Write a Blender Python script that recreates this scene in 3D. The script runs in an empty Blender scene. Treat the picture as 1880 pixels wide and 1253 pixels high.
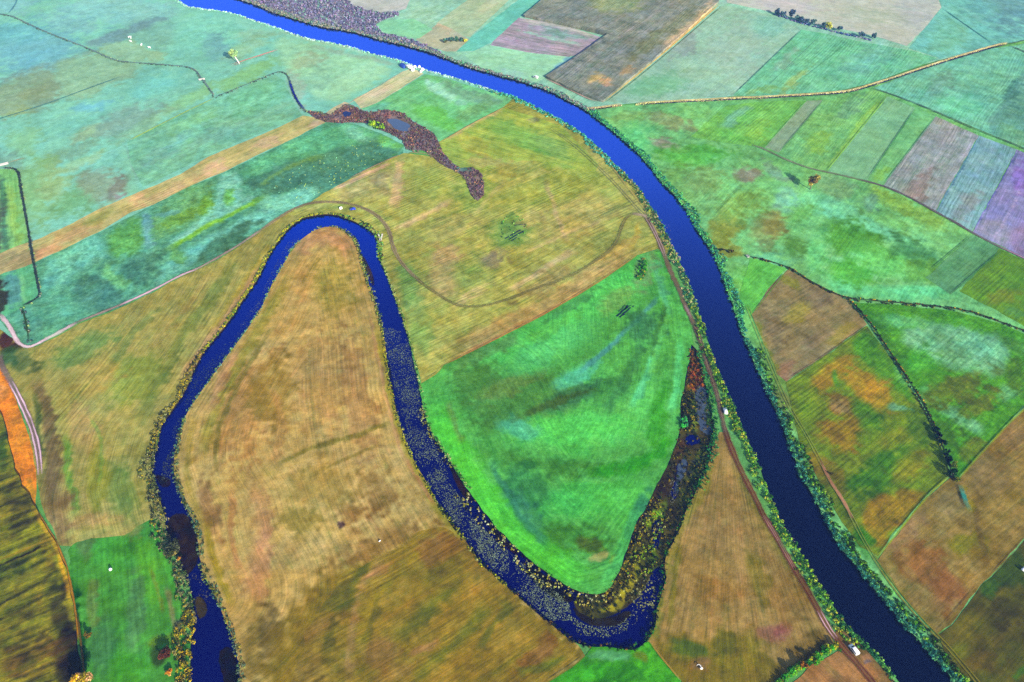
import bpy, bmesh, math, random
import numpy as np
from mathutils import Vector, Matrix
from mathutils.geometry import delaunay_2d_cdt

# ------------------------------------------------------------------ camera, sky, sun, exposure
sc = bpy.context.scene
COL = sc.collection
CAMH = 310.0
PITCH = math.radians(43.0)
FPX = 1462.0                    # focal length in photograph pixels (28 mm lens, 1880 px wide)
CX, CY = 940.0, 626.5
cam = bpy.data.cameras.new('camera')
cam.sensor_width = 36.0
cam.lens = FPX * 36.0 / 1880.0
cam.clip_start = 1.0
cam.clip_end = 20000.0
camo = bpy.data.objects.new('camera', cam)
COL.objects.link(camo)
camo.location = (0, 0, CAMH)
camo.rotation_euler = (math.pi / 2 - PITCH, 0, 0)
sc.camera = camo

SUN_EL, SUN_AZ = math.radians(24.0), math.radians(147.0)
world = bpy.data.worlds.new('World')
sc.world = world
world.use_nodes = True
wn = world.node_tree
sky = wn.nodes.new('ShaderNodeTexSky')
sky.sky_type = 'NISHITA'
sky.sun_disc = False
sky.sun_elevation = SUN_EL
sky.sun_rotation = SUN_AZ
wn.links.new(sky.outputs[0], wn.nodes['Background'].inputs[0])
wn.nodes['Background'].inputs[1].default_value = 0.12
sun = bpy.data.lights.new('sun', 'SUN')
sun.energy = 5.0
sun.angle = math.radians(0.5)
sun.color = (1.0, 0.93, 0.82)
suno = bpy.data.objects.new('sun', sun)
COL.objects.link(suno)
SUNV = Vector((math.sin(SUN_AZ) * math.cos(SUN_EL), math.cos(SUN_AZ) * math.cos(SUN_EL), math.sin(SUN_EL)))
suno.rotation_euler = SUNV.to_track_quat('Z', 'Y').to_euler()
sc.view_settings.view_transform = 'Standard'
sc.view_settings.look = 'None'
sc.view_settings.exposure = 0.9
sc.view_settings.gamma = 1.0
sc.cycles.use_denoising = False      # the fine grain of grass is real detail here

# ------------------------------------------------------------------ survey: photograph pixel <-> ground metres
SP, CP = math.sin(PITCH), math.cos(PITCH)


def un(p, z=0.0):
    p = np.asarray(p, float)
    u = (p[..., 0] - CX) / FPX
    v = (p[..., 1] - CY) / FPX
    Z = (CAMH - z) / (SP + v * CP)
    return np.stack([u * Z, (CP - v * SP) * Z], -1)


def pj(w):
    X, Y = w[..., 0], w[..., 1]
    Z = Y * CP + CAMH * SP
    return np.stack([CX + FPX * X / Z, CY + FPX * (CAMH * CP - Y * SP) / Z], -1)


def lin(c):
    c = np.asarray(c, float) / 255.0
    return np.where(c <= 0.04045, c / 12.92, ((c + 0.055) / 1.055) ** 2.4)


def albedo(c, w, gain=1.0):
    """base colour of a surface that was measured as colour c (0-255) through the air at ground point w"""
    w = np.asarray(w, float)
    d = np.sqrt(w[..., 0] ** 2 + w[..., 1] ** 2 + CAMH ** 2)[..., None]
    air = np.array([-3.136e-9, -5.033e-9, -3.722e-9]) * d * d + np.array([2.147e-5, 4.375e-5, 1.0346e-4]) * d + np.array([-4.58e-4, -6.5e-4, 6.4e-4])
    light = np.array([1.544, 1.581, 1.695]) * np.exp(-np.array([1.035e-4, 9.99e-5, 1.063e-4]) * d)
    return np.clip((lin(c) - air) / light * gain, 0.004, 0.85)


def hsh(ix, iy, seed):
    h = (ix.astype(np.int64) * 374761393 + iy.astype(np.int64) * 668265263 + seed * 1274126177) & 0xFFFFFFFF
    h = ((h ^ (h >> 13)) * 1274126177) & 0xFFFFFFFF
    return ((h ^ (h >> 16)) & 0xFFFF) / 65535.0


def vnoise(w, size, seed=0):
    x = w[..., 0] / size + 1000
    y = w[..., 1] / size + 1000
    ix, iy = np.floor(x).astype(np.int64), np.floor(y).astype(np.int64)
    fx, fy = x - ix, y - iy
    fx = fx * fx * (3 - 2 * fx)
    fy = fy * fy * (3 - 2 * fy)
    a = hsh(ix, iy, seed) * (1 - fx) + hsh(ix + 1, iy, seed) * fx
    b = hsh(ix, iy + 1, seed) * (1 - fx) + hsh(ix + 1, iy + 1, seed) * fx
    return (a * (1 - fy) + b * fy) * 2 - 1


def inpoly(p, poly):
    poly = np.asarray(poly, float)
    x, y = p[:, 0], p[:, 1]
    ins = np.zeros(len(p), bool)
    lo, hi = poly.min(0), poly.max(0)
    k = np.where((x >= lo[0]) & (x <= hi[0]) & (y >= lo[1]) & (y <= hi[1]))[0]
    xs, ys = x[k], y[k]
    r = np.zeros(len(k), bool)
    n = len(poly)
    for i in range(n):
        x1, y1 = poly[i]
        x2, y2 = poly[(i + 1) % n]
        if y1 == y2:
            continue
        c = ((y1 > ys) != (y2 > ys)) & (xs < (x2 - x1) * (ys - y1) / (y2 - y1) + x1)
        r ^= c
    ins[k] = r
    return ins


def segdist(p, pts, closed=False):
    """distance to a polyline, and arc length along it"""
    pts = np.asarray(pts, float)
    if closed:
        pts = np.vstack([pts, pts[:1]])
    best = np.full(len(p), 1e9)
    arc = np.zeros(len(p))
    s = 0.0
    for a, b in zip(pts[:-1], pts[1:]):
        d = b - a
        L = math.hypot(*d)
        if L < 1e-6:
            continue
        t = np.clip(((p - a) @ d) / (L * L), 0, 1)
        q = np.hypot(p[:, 0] - a[0] - t * d[0], p[:, 1] - a[1] - t * d[1])
        m = q < best
        best[m] = q[m]
        arc[m] = s + t[m] * L
        s += L
    return best, arc


def sstep(a, b, x):
    t = np.clip((x - a) / (b - a), 0, 1)
    return t * t * (3 - 2 * t)


def dens(pts, step, closed=True):
    """add points along a polyline"""
    pts = np.asarray(pts, float)
    q = np.vstack([pts, pts[:1]]) if closed else pts
    out = []
    for a, b in zip(q[:-1], q[1:]):
        n = max(1, int(math.hypot(*(b - a)) / step))
        for i in range(n):
            out.append(a + (b - a) * i / n)
    if not closed:
        out.append(q[-1])
    return np.array(out)


def smooth(pts, closed=False, it=2):
    p = np.asarray(pts, float)
    for _ in range(it):
        q = []
        n = len(p)
        if not closed:
            q.append(p[0])
        for i in range(n if closed else n - 1):
            a, b = p[i], p[(i + 1) % n]
            q += [a * .75 + b * .25, a * .25 + b * .75]
        if not closed:
            q.append(p[-1])
        p = np.array(q)
    return p


# ------------------------------------------------------------------ objects
def tag(o, label=None, cat=None, group=None, kind=None):
    if label: o['label'] = label
    if cat: o['category'] = cat
    if group: o['group'] = group
    if kind: o['kind'] = kind
    return o


def mesh_np(name, co, tris, mat, attrs=None, parent=None, quads=False):
    me = bpy.data.meshes.new(name)
    co = np.asarray(co, np.float32)
    tris = np.asarray(tris, np.int32)
    nf, k = tris.shape
    me.vertices.add(len(co))
    me.vertices.foreach_set('co', co.ravel())
    me.loops.add(nf * k)
    me.loops.foreach_set('vertex_index', tris.ravel())
    me.polygons.add(nf)
    me.polygons.foreach_set('loop_start', np.arange(0, nf * k, k, dtype=np.int32))
    me.polygons.foreach_set('loop_total', np.full(nf, k, np.int32))
    me.update(calc_edges=True)
    for an, (typ, arr) in (attrs or {}).items():
        a = me.attributes.new(an, typ, 'POINT')
        arr = np.asarray(arr, np.float32)
        if typ == 'FLOAT_COLOR':
            arr = np.hstack([arr, np.ones((len(arr), 1), np.float32)])
            a.data.foreach_set('color', arr.ravel())
        elif typ == 'FLOAT_VECTOR':
            a.data.foreach_set('vector', arr.ravel())
        else:
            a.data.foreach_set('value', arr.ravel())
    me.materials.append(mat)
    o = bpy.data.objects.new(name, me)
    COL.objects.link(o)
    if parent: o.parent = parent
    return o


# ------------------------------------------------------------------ materials
class NT:
    def __init__(s, name):
        s.m = bpy.data.materials.new(name)
        s.m.use_nodes = True
        s.t = s.m.node_tree
        s.t.nodes.clear()
        s.out = s.t.nodes.new('ShaderNodeOutputMaterial')

    def n(s, typ, **kw):
        x = s.t.nodes.new(typ)
        for k, v in kw.items(): setattr(x, k, v)
        return x

    def l(s, a, b):
        s.t.links.new(a, b)

    def put(s, sock, v):
        if isinstance(v, bpy.types.NodeSocket): s.l(v, sock)
        else: sock.default_value = v

    def math(s, op, a, b=0.0, clamp=False):
        x = s.n('ShaderNodeMath', operation=op, use_clamp=clamp)
        s.put(x.inputs[0], a)
        s.put(x.inputs[1], b)
        return x.outputs[0]

    def attr(s, name):
        return s.n('ShaderNodeAttribute', attribute_name=name)

    def vmul(s, a, b):
        x = s.n('ShaderNodeVectorMath', operation='MULTIPLY')
        s.put(x.inputs[0], a)
        s.put(x.inputs[1], b)
        return x.outputs[0]

    def noise(s, vec, scale, detail=2.0, rough=0.5, dist=0.0):
        x = s.n('ShaderNodeTexNoise')
        s.l(vec, x.inputs['Vector'])
        x.inputs['Scale'].default_value = scale
        x.inputs['Detail'].default_value = detail
        x.inputs['Roughness'].default_value = rough
        x.inputs['Distortion'].default_value = dist
        return x.outputs[0]

    def rng(s, v, a, b, c=0.0, d=1.0, smooth=True):
        x = s.n('ShaderNodeMapRange')
        x.interpolation_type = 'SMOOTHSTEP' if smooth else 'LINEAR'
        s.put(x.inputs[0], v)
        x.inputs[1].default_value, x.inputs[2].default_value, x.inputs[3].default_value, x.inputs[4].default_value = a, b, c, d
        return x.outputs[0]

    def mix(s, fac, a, b, mode='MIX'):
        x = s.n('ShaderNodeMix', data_type='RGBA', blend_type=mode)
        x.clamp_factor = True
        s.put(x.inputs[0], fac)
        s.put(x.inputs[6], a)
        s.put(x.inputs[7], b)
        return x.outputs[2]

    def scale(s, col, f):
        x = s.n('ShaderNodeVectorMath', operation='SCALE')
        s.put(x.inputs[0], col)
        s.put(x.inputs['Scale'], f)
        return x.outputs[0]


def mat_ground():
    t = NT('grassland')
    col = t.attr('Col').outputs['Color']
    flow = t.attr('flow').outputs['Vector']
    par = t.n('ShaderNodeSeparateXYZ')
    t.l(t.attr('par').outputs['Vector'], par.inputs[0])
    px, py, pz = par.outputs
    pos = t.n('ShaderNodeNewGeometry').outputs['Position']
    s1 = t.noise(t.vmul(flow, (0.03, 0.55, 1)), 1.0, 4.0, 0.7)
    s2 = t.noise(t.vmul(flow, (0.007, 0.13, 1)), 1.0, 3.0, 0.6)
    s3 = t.noise(t.vmul(flow, (0.07, 1.5, 1)), 1.0, 2.0, 0.6)
    s4 = t.noise(t.vmul(flow, (0.012, 0.03, 1)), 1.0, 2.0, 0.5)
    fy = t.n('ShaderNodeSeparateXYZ')
    t.l(flow, fy.inputs[0])
    m1 = t.noise(pos, 0.75, 4.0, 0.75)
    m2 = t.noise(pos, 0.14, 5.0, 0.65)
    tf = t.noise(pos, 0.42, 7.0, 0.78)
    def c(v, k): return t.math('MULTIPLY', t.math('SUBTRACT', v, 0.5), k)
    ln = t.math('SINE', t.math('ADD', t.math('MULTIPLY', fy.outputs[1], 2.5), c(s2, 10.0)))
    ln = t.math('MULTIPLY', ln, t.rng(s4, 0.45, 0.65, 0.0, 0.55))
    st = t.math('ADD', t.math('ADD', c(s1, 3.8), c(s2, 1.8)), t.math('ADD', c(s3, 4.0), ln))
    mo = t.math('ADD', c(m1, 4.5), c(m2, 1.6))
    val = t.math('ADD', t.math('ADD', t.math('MULTIPLY', st, px), t.math('MULTIPLY', mo, py)), 1.0)
    val = t.math('MINIMUM', t.math('MAXIMUM', val, 0.25), 2.2)
    c1 = t.scale(col, val)
    hu = t.math('ADD', t.math('ADD', c(s1, 1.3), c(s2, 1.2)), t.math('ADD', c(m2, 1.2), c(m1, 0.7)))
    hw = t.math('MINIMUM', t.math('MULTIPLY', px, 2.6), 1.0)
    hw = t.math('ADD', t.math('MULTIPLY', hw, 0.8), 0.2)
    warm = t.math('MULTIPLY', t.rng(hu, 0.0, 0.55), hw)
    cool = t.math('MULTIPLY', t.rng(hu, 0.0, -0.55), hw)
    c2 = t.mix(warm, c1, t.vmul(c1, (1.22, 0.97, 1.25)))
    c3 = t.mix(cool, c2, t.vmul(c2, (0.72, 1.04, 0.70)))
    hi = t.math('MULTIPLY', t.rng(tf, 0.51, 0.62), pz)
    lo = t.math('MULTIPLY', t.rng(tf, 0.48, 0.38), pz)
    c4 = t.mix(hi, c3, t.vmul(c3, (1.9, 1.5, 1.6)))
    c5 = t.mix(lo, c4, t.vmul(c4, (0.42, 0.55, 0.6)))
    b = t.n('ShaderNodeBsdfDiffuse')
    t.l(c5, b.inputs['Color'])
    bump = t.n('ShaderNodeBump')
    bump.inputs['Strength'].default_value = 0.55
    bump.inputs['Distance'].default_value = 0.35
    h = t.math('ADD', t.math('MULTIPLY', m1, 1.0), t.math('ADD', t.math('MULTIPLY', s1, px), t.math('MULTIPLY', tf, pz)))
    t.l(h, bump.inputs['Height'])
    t.l(bump.outputs[0], b.inputs['Normal'])
    t.l(b.outputs[0], t.out.inputs[0])
    return t.m


def mat_ribbon():
    t = NT('worn_ground')
    col = t.attr('Col').outputs['Color']
    e = t.attr('edge').outputs['Fac']
    alp = t.attr('alp').outputs['Fac']
    pos = t.n('ShaderNodeNewGeometry').outputs['Position']
    n1 = t.noise(pos, 0.6, 4.0, 0.7)
    n2 = t.noise(pos, 0.12, 3.0, 0.6)
    ed = t.math('ADD', t.math('ABSOLUTE', e), t.math('MULTIPLY', t.math('SUBTRACT', n1, 0.5), 1.2))
    a = t.math('MULTIPLY', t.rng(ed, 1.0, 0.35), alp)
    a = t.math('MULTIPLY', a, t.rng(n2, 0.25, 0.5, 0.45, 1.0))
    c = t.scale(col, t.math('ADD', 0.4, t.math('MULTIPLY', n1, 1.2)))
    d = t.n('ShaderNodeBsdfDiffuse')
    t.l(c, d.inputs['Color'])
    tr = t.n('ShaderNodeBsdfTransparent')
    mx = t.n('ShaderNodeMixShader')
    t.l(a, mx.inputs[0])
    t.l(tr.outputs[0], mx.inputs[1])
    t.l(d.outputs[0], mx.inputs[2])
    t.l(mx.outputs[0], t.out.inputs[0])
    return t.m


def mat_leaf():
    t = NT('foliage')
    col = t.attr('Col').outputs['Color']
    d = t.n('ShaderNodeBsdfDiffuse')
    tl = t.n('ShaderNodeBsdfTranslucent')
    pos = t.n('ShaderNodeNewGeometry').outputs['Position']
    c = t.scale(col, t.rng(t.noise(pos, 1.5, 2.0), 0.3, 0.7, 0.75, 1.25))
    t.l(c, d.inputs['Color'])
    t.l(c, tl.inputs['Color'])
    mx = t.n('ShaderNodeMixShader')
    mx.inputs[0].default_value = 0.25
    t.l(d.outputs[0], mx.inputs[1])
    t.l(tl.outputs[0], mx.inputs[2])
    t.l(mx.outputs[0], t.out.inputs[0])
    return t.m


def mat_water(name, body, tint, gain, rip, lo=0.017, hi=0.066):
    t = NT(name)
    pos = t.n('ShaderNodeNewGeometry').outputs['Position']
    d = t.n('ShaderNodeBsdfDiffuse')
    nb = t.noise(pos, 0.03, 3.0, 0.6)
    t.l(t.scale(t.mix(nb, (*body, 1), (body[0] * .7, body[1] * .75, body[2] * .8, 1)), 1.0), d.inputs['Color'])
    g = t.n('ShaderNodeBsdfGlossy')
    g.inputs['Color'].default_value = (*tint, 1)
    g.inputs['Roughness'].default_value = 0.06
    bump = t.n('ShaderNodeBump')
    bump.inputs['Strength'].default_value = rip
    bump.inputs['Distance'].default_value = 0.05
    t.l(t.noise(pos, 0.7, 4.0, 0.6), bump.inputs['Height'])
    t.l(bump.outputs[0], g.inputs['Normal'])
    f = t.n('ShaderNodeFresnel')
    f.inputs['IOR'].default_value = 1.33
    fac = t.rng(f.outputs[0], lo, hi, 0.0, gain)
    mx = t.n('ShaderNodeMixShader')
    t.l(fac, mx.inputs[0])
    t.l(d.outputs[0], mx.inputs[1])
    t.l(g.outputs[0], mx.inputs[2])
    t.l(mx.outputs[0], t.out.inputs[0])
    return t.m


def mat_plain(name, col, rough=0.6, spec=0.3, var=0.15, scale=1.5):
    t = NT(name)
    pos = t.n('ShaderNodeTexCoord').outputs['Object']
    p = t.n('ShaderNodeBsdfPrincipled')
    c = t.mix(t.noise(pos, scale, 4.0, 0.6), tuple(x * (1 - var) for x in col) + (1,), tuple(min(1, x * (1 + var)) for x in col) + (1,))
    t.l(c, p.inputs['Base Color'])
    p.inputs['Roughness'].default_value = rough
    p.inputs['Specular IOR Level'].default_value = spec
    t.l(p.outputs[0], t.out.inputs[0])
    return t.m


M_GROUND, M_RIB, M_LEAF = mat_ground(), mat_ribbon(), mat_leaf()
M_RIVER = mat_water('river_water', (0.001, 0.002, 0.010), (0.07, 0.20, 1.0), 0.95, 0.12)
M_OXBOW = mat_water('still_water', (0.0003, 0.0005, 0.060), (0.01, 0.12, 1.0), 0.95, 0.06)
M_POND = mat_water('grey_water', (0.05, 0.07, 0.10), (0.8, 0.85, 1.0), 0.5, 0.05, 0.0, 0.15)
M_DARKW = mat_water('ditch_water', (0.006, 0.008, 0.03), (0.4, 0.5, 1.0), 0.3, 0.05, 0.0, 0.15)
M_BARK = mat_plain('bark', (0.16, 0.12, 0.09), 0.9, 0.1, 0.35, 3.0)
M_BIRCH = mat_plain('pale_bark', (0.7, 0.66, 0.6), 0.8, 0.1, 0.2, 4.0)
M_WHITE = mat_plain('white_paint', (0.86, 0.86, 0.87), 0.35, 0.5, 0.04)
M_BLUE = mat_plain('blue_paint', (0.01, 0.04, 0.5), 0.35, 0.5, 0.1)
M_NAVY = mat_plain('navy_canvas', (0.02, 0.06, 0.3), 0.8, 0.2, 0.2)
M_CANVAS = mat_plain('white_canvas', (0.85, 0.83, 0.82), 0.8, 0.2, 0.06)
M_GLASS = mat_plain('dark_glass', (0.01, 0.012, 0.016), 0.12, 0.6, 0.2)
M_TYRE = mat_plain('rubber', (0.015, 0.015, 0.015), 0.9, 0.1, 0.2)
M_LAMP = mat_plain('lamp_lens', (0.7, 0.7, 0.72), 0.2, 0.6, 0.05)
M_WOOD = mat_plain('pale_wood', (0.62, 0.56, 0.46), 0.8, 0.2, 0.2, 2.0)
M_CONC = mat_plain('concrete', (0.42, 0.40, 0.37), 0.9, 0.2, 0.15)
M_HIDE = mat_plain('white_hide', (0.86, 0.84, 0.8), 0.8, 0.2, 0.06)
M_WRAP = mat_plain('bale_wrap', (0.85, 0.84, 0.86), 0.4, 0.4, 0.05)

# ------------------------------------------------------------------ shorelines, surveyed in photograph pixels
RL = [(290, -30), (329, 2), (342, 13), (378, 18), (406, 22), (431, 25), (460, 37), (503, 50), (531, 61), (572, 74), (613, 80), (649, 89), (679, 99), (720, 108), (748, 117), (776, 128), (809, 138), (840, 145), (878, 158), (917, 171), (942, 177), (968, 189), (991, 202), (1016, 214), (1045, 230), (1068, 245), (1088, 263), (1108, 281), (1126, 299), (1141, 314), (1157, 331), (1175, 349), (1188, 371), (1203, 392), (1216, 415), (1228, 443), (1239, 463), (1251, 489), (1264, 519), (1272, 545), (1282, 573), (1292, 601), (1298, 624), (1307, 653), (1320, 689), (1336, 725), (1351, 760), (1364, 794), (1379, 824), (1394, 855), (1402, 885), (1415, 911), (1424, 938), (1438, 966), (1453, 989), (1469, 1015), (1482, 1040), (1502, 1071), (1522, 1101), (1540, 1129), (1561, 1155), (1589, 1183), (1617, 1211), (1635, 1237), (1650, 1255), (1700, 1310), (1790, 1400)]
RR = [(400, -30), (425, -4), (447, 2), (478, 13), (501, 24), (531, 33), (562, 42), (592, 51), (623, 55), (656, 61), (692, 73), (725, 80), (758, 88), (794, 98), (827, 112), (860, 124), (899, 135), (924, 142), (945, 147), (973, 156), (1009, 168), (1042, 186), (1078, 204), (1093, 217), (1119, 237), (1144, 258), (1170, 281), (1188, 301), (1200, 315), (1210, 330), (1228, 348), (1246, 369), (1262, 389), (1274, 412), (1287, 435), (1302, 455), (1315, 476), (1325, 506), (1336, 537), (1346, 565), (1356, 591), (1366, 622), (1377, 646), (1389, 676), (1405, 714), (1418, 740), (1430, 768), (1446, 809), (1461, 845), (1469, 875), (1487, 903), (1504, 930), (1517, 961), (1533, 989), (1548, 1012), (1568, 1035), (1589, 1063), (1609, 1089), (1630, 1112), (1648, 1135), (1663, 1155), (1686, 1178), (1706, 1201), (1729, 1224), (1747, 1250), (1800, 1310), (1890, 1400)]
OXA = [(345, 1420), (346, 1320), (347, 1253), (348, 1226), (351, 1188), (355, 1157), (357, 1130), (354, 1101), (344, 1066), (332, 1045), (330, 1020), (308, 999), (304, 971), (303, 945), (291, 908), (281, 878), (278, 862), (283, 840), (291, 814), (293, 788), (311, 760), (327, 740), (342, 714), (355, 684), (370, 653), (390, 627), (419, 593), (439, 563), (459, 534), (475, 510), (485, 486), (503, 455), (521, 430), (539, 412), (559, 400), (585, 395), (608, 394), (626, 397), (643, 406), (664, 413), (682, 426), (692, 440), (694, 453), (693, 468), (700, 486), (710, 506), (717, 527), (725, 547), (733, 570), (741, 593), (749, 618), (756, 648), (763, 676), (770, 709), (775, 740), (781, 768), (791, 796), (809, 821), (820, 840), (832, 857), (845, 878), (860, 901), (878, 927), (904, 961), (924, 984), (943, 1003), (965, 1022), (1004, 1053), (1042, 1078), (1075, 1091), (1103, 1094), (1124, 1076), (1141, 1043), (1149, 1015), (1157, 989), (1170, 958), (1185, 936), (1198, 908), (1210, 883), (1228, 850), (1239, 819), (1246, 796), (1250, 773), (1247, 753), (1254, 722), (1261, 686), (1265, 658), (1270, 634)]
OXB = [(445, 1420), (443, 1320), (441, 1253), (438, 1209), (431, 1186), (424, 1163), (413, 1137), (401, 1106), (388, 1083), (373, 1055), (367, 1030), (365, 994), (357, 961), (344, 938), (334, 916), (324, 890), (319, 867), (319, 845), (324, 821), (329, 799), (334, 778), (344, 758), (362, 732), (380, 707), (398, 681), (419, 653), (440, 624), (464, 591), (480, 566), (498, 527), (513, 499), (526, 476), (536, 458), (551, 442), (572, 427), (592, 418), (613, 417), (628, 422), (643, 432), (654, 448), (661, 468), (669, 499), (679, 527), (687, 550), (694, 575), (703, 611), (709, 653), (712, 679), (717, 709), (723, 735), (730, 768), (740, 793), (748, 819), (758, 842), (769, 862), (781, 883), (794, 908), (809, 934), (827, 958), (848, 984), (866, 1009), (883, 1035), (904, 1053), (929, 1076), (945, 1091), (963, 1106), (986, 1127), (1011, 1147), (1037, 1168), (1057, 1183), (1083, 1188), (1113, 1188), (1141, 1193), (1167, 1194), (1190, 1175), (1200, 1157), (1205, 1137), (1208, 1112), (1216, 1091), (1222, 1066), (1221, 1043), (1223, 1017), (1236, 997), (1251, 966), (1260, 937), (1269, 921), (1279, 901), (1292, 875), (1302, 850), (1307, 819), (1310, 794), (1310, 773), (1305, 742), (1297, 709), (1290, 684), (1280, 645)]
RIVER_PX = dens(smooth(RL, it=1), 7, False).tolist() + dens(smooth(RR, it=1), 7, False).tolist()[::-1]
OX_PX = dens(smooth(OXA, it=1), 7, False).tolist() + dens(smooth(OXB, it=1), 7, False).tolist()[::-1]


def wob(poly, amp, size, seed):
    """small natural irregularity of a shoreline or field edge, in metres"""
    w = un(np.array(poly))
    return w + np.stack([vnoise(w, size, seed), vnoise(w, size, seed + 7)], -1) * amp


RIVER_W = wob(RIVER_PX, 0.5, 5.0, 3)
OX_W = wob(OX_PX, 0.45, 3.5, 5)

# point lattice for the ground: fine where the survey is fine
rg = np.random.default_rng(7)
STEP = 2.7
gx, gy = np.meshgrid(np.arange(-190, 2070, STEP), np.arange(-120, 1420, STEP))
LAT_PX = np.stack([gx.ravel(), gy.ravel()], -1) + rg.uniform(-.42, .42, (gx.size, 2)) * STEP
LAT_W = un(LAT_PX)


def inwater(p):
    return inpoly(p, RIVER_W) | inpoly(p, OX_W)


def tri_area(poly_w, pts_w, cut=True):
    """triangulate a ground area with interior points, leaving the water out"""
    loops = [poly_w]
    if cut:
        lo, hi = poly_w.min(0), poly_w.max(0)
        for wl in (RIVER_W, OX_W):
            if (wl.min(0) < hi).all() and (wl.max(0) > lo).all():
                loops.append(wl)
    vs, es = [], []
    for l in loops:
        n0 = len(vs)
        vs += [tuple(p) for p in l]
        es += [(n0 + i, n0 + (i + 1) % len(l)) for i in range(len(l))]
    vs += [tuple(p) for p in pts_w]
    co, _, fa, *_ = delaunay_2d_cdt([Vector(v) for v in vs], es, [], 0, 1e-5)
    co = np.array([tuple(c) for c in co])
    fa = np.array(fa)
    cen = co[fa].mean(1)
    keep = inpoly(cen, poly_w)
    if cut:
        keep &= ~inwater(cen)
    fa = fa[keep]
    used = np.unique(fa)
    mp = np.zeros(len(co), int)
    mp[used] = np.arange(len(used))
    return co[used], mp[fa]


FIELDS = []


HAZE_LIFT = [0.0]


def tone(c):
    k = HAZE_LIFT[0]          # distance haze put into the base colours of the far parcels
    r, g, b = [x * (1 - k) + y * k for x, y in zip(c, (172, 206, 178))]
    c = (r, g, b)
    if r > 205 and b < 70:
        return c
    if r > g > b:
        return (r * 1.02, g + .22 * (r - g) + 2, b + .14 * (r - b))
    if b > r and g > 150:  # pale blue-green ground lightened further, haze painted into its colour
        return (r + .10 * (255 - r) + 3, g + .06 * (255 - g), b + .08 * (255 - b))
    if g > r and g > b:
        return (r + .10 * (g - r), g, b + .04 * (g - b))
    return c


def F(name, poly, base, flow=('d', 0, 0, 10, -4), par=(.18, .2, .0), var=.13, z=None, tall=0.0, kind='structure', edge=.5):
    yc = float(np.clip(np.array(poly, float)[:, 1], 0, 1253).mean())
    HAZE_LIFT[0] = 0.24 * min(1, max(0, (620 - yc) / 560))
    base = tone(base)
    FIELDS.append(dict(name=name, poly=poly, base=base, flow=flow, par=par, var=var, ops=[], tall=tall, kind=kind, edge=edge))


def E(cx, cy, rx, ry, rot, c, a=.8, soft=.45):
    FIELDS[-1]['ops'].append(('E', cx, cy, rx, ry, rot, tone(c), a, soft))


def P(pts, c, a=.85, soft=6):
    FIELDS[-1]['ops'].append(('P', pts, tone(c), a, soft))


def L(pts, w, c, a=.8, soft=.5):
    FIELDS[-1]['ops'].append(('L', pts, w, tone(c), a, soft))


def paint(f, w):
    p = pj(w)
    n = len(p)
    n1, n2, n3 = vnoise(w, 14, 11), vnoise(w, 5, 12), vnoise(w, 2.2, 13)
    n4 = vnoise(w, 40, 14)
    wx = p + np.stack([n1 + n2 * .7 + n3 * .6, vnoise(w, 13, 21) + vnoise(w, 4.5, 22) * .6 + vnoise(w, 2.0, 23) * .5], -1) * 4.6
    col = np.tile(np.array(f['base'], float), (n, 1))
    for op in f['ops']:
        k = op[0]
        if k == 'E':
            _, cx, cy, rx, ry, rot, c, a, soft = op
            r = math.radians(rot)
            dx, dy = wx[:, 0] - cx, wx[:, 1] - cy
            q = np.hypot((dx * math.cos(r) + dy * math.sin(r)) / rx, (-dx * math.sin(r) + dy * math.cos(r)) / ry)
            m = sstep(1 + soft * .8, 1 - soft * .8, q + (n2 * .6 + n3 * .6 + n1 * .4) * soft)
        elif k == 'P':
            _, pts, c, a, soft = op
            pts = smooth(pts, True, 1)
            lo, hi = pts.min(0) - soft * 3, pts.max(0) + soft * 3
            s = (wx > lo).all(1) & (wx < hi).all(1)
            m = np.zeros(n)
            if s.any():
                d, _ = segdist(wx[s], pts, True)
                sd = np.where(inpoly(wx[s], pts), -d, d) + (n2[s] * .6 + n3[s] * .6) * soft * .8
                m[s] = sstep(soft, -soft, sd)
        else:
            _, pts, wd, c, a, soft = op
            pts = smooth(pts, False, 1)
            lo, hi = pts.min(0) - wd * 1.5, pts.max(0) + wd * 1.5
            wl = p * .55 + wx * .45 if wd < 12 else wx
            s = (wl > lo).all(1) & (wl < hi).all(1)
            m = np.zeros(n)
            if s.any():
                d, ar = segdist(wl[s], pts)
                ar = ar / max(ar.max(), 1e-6)
                m[s] = sstep(1 + soft, 1 - soft, d / (wd * .5) + (n2[s] * .5 + n3[s] * .5) * soft) * sstep(-.02, .16, ar) * sstep(1.02, .84, ar)
        m = (m * a)[:, None]
        col = col * (1 - m) + np.array(c, float) * m
    v = f['var']
    k = 1 + v * (n4 * .25 + n1 * .45 + n2 * .6 + n3 * .8)
    hue = vnoise(w, 22, 31) * .4 + vnoise(w, 7, 32) * .4 + vnoise(w, 2.5, 33) * .4
    col = col * k[:, None] * (1 + v * hue[:, None] * np.array([.6, .15, -.5]))
    return albedo(np.clip(col, 4, 250), w)


def flowof(f, w):
    fl = f['flow']
    if fl[0] == 'd':
        a, b = un((fl[1], fl[2])), un((fl[3], fl[4]))
        d = (b - a) / np.linalg.norm(b - a)
        al, ac = w @ d, w @ np.array([-d[1], d[0]])
    elif fl[0] == 'c':
        ac, al = segdist(w, un(np.array(fl[1], float)))
    else:
        c = un((fl[1], fl[2]))
        d = w - c
        al = np.hypot(d[:, 0], d[:, 1])
        ac = np.arctan2(d[:, 1], d[:, 0]) * 120
    ac = ac + vnoise(w, 60, 41) * 2
    return np.stack([al, ac, np.zeros(len(w))], -1)


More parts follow.
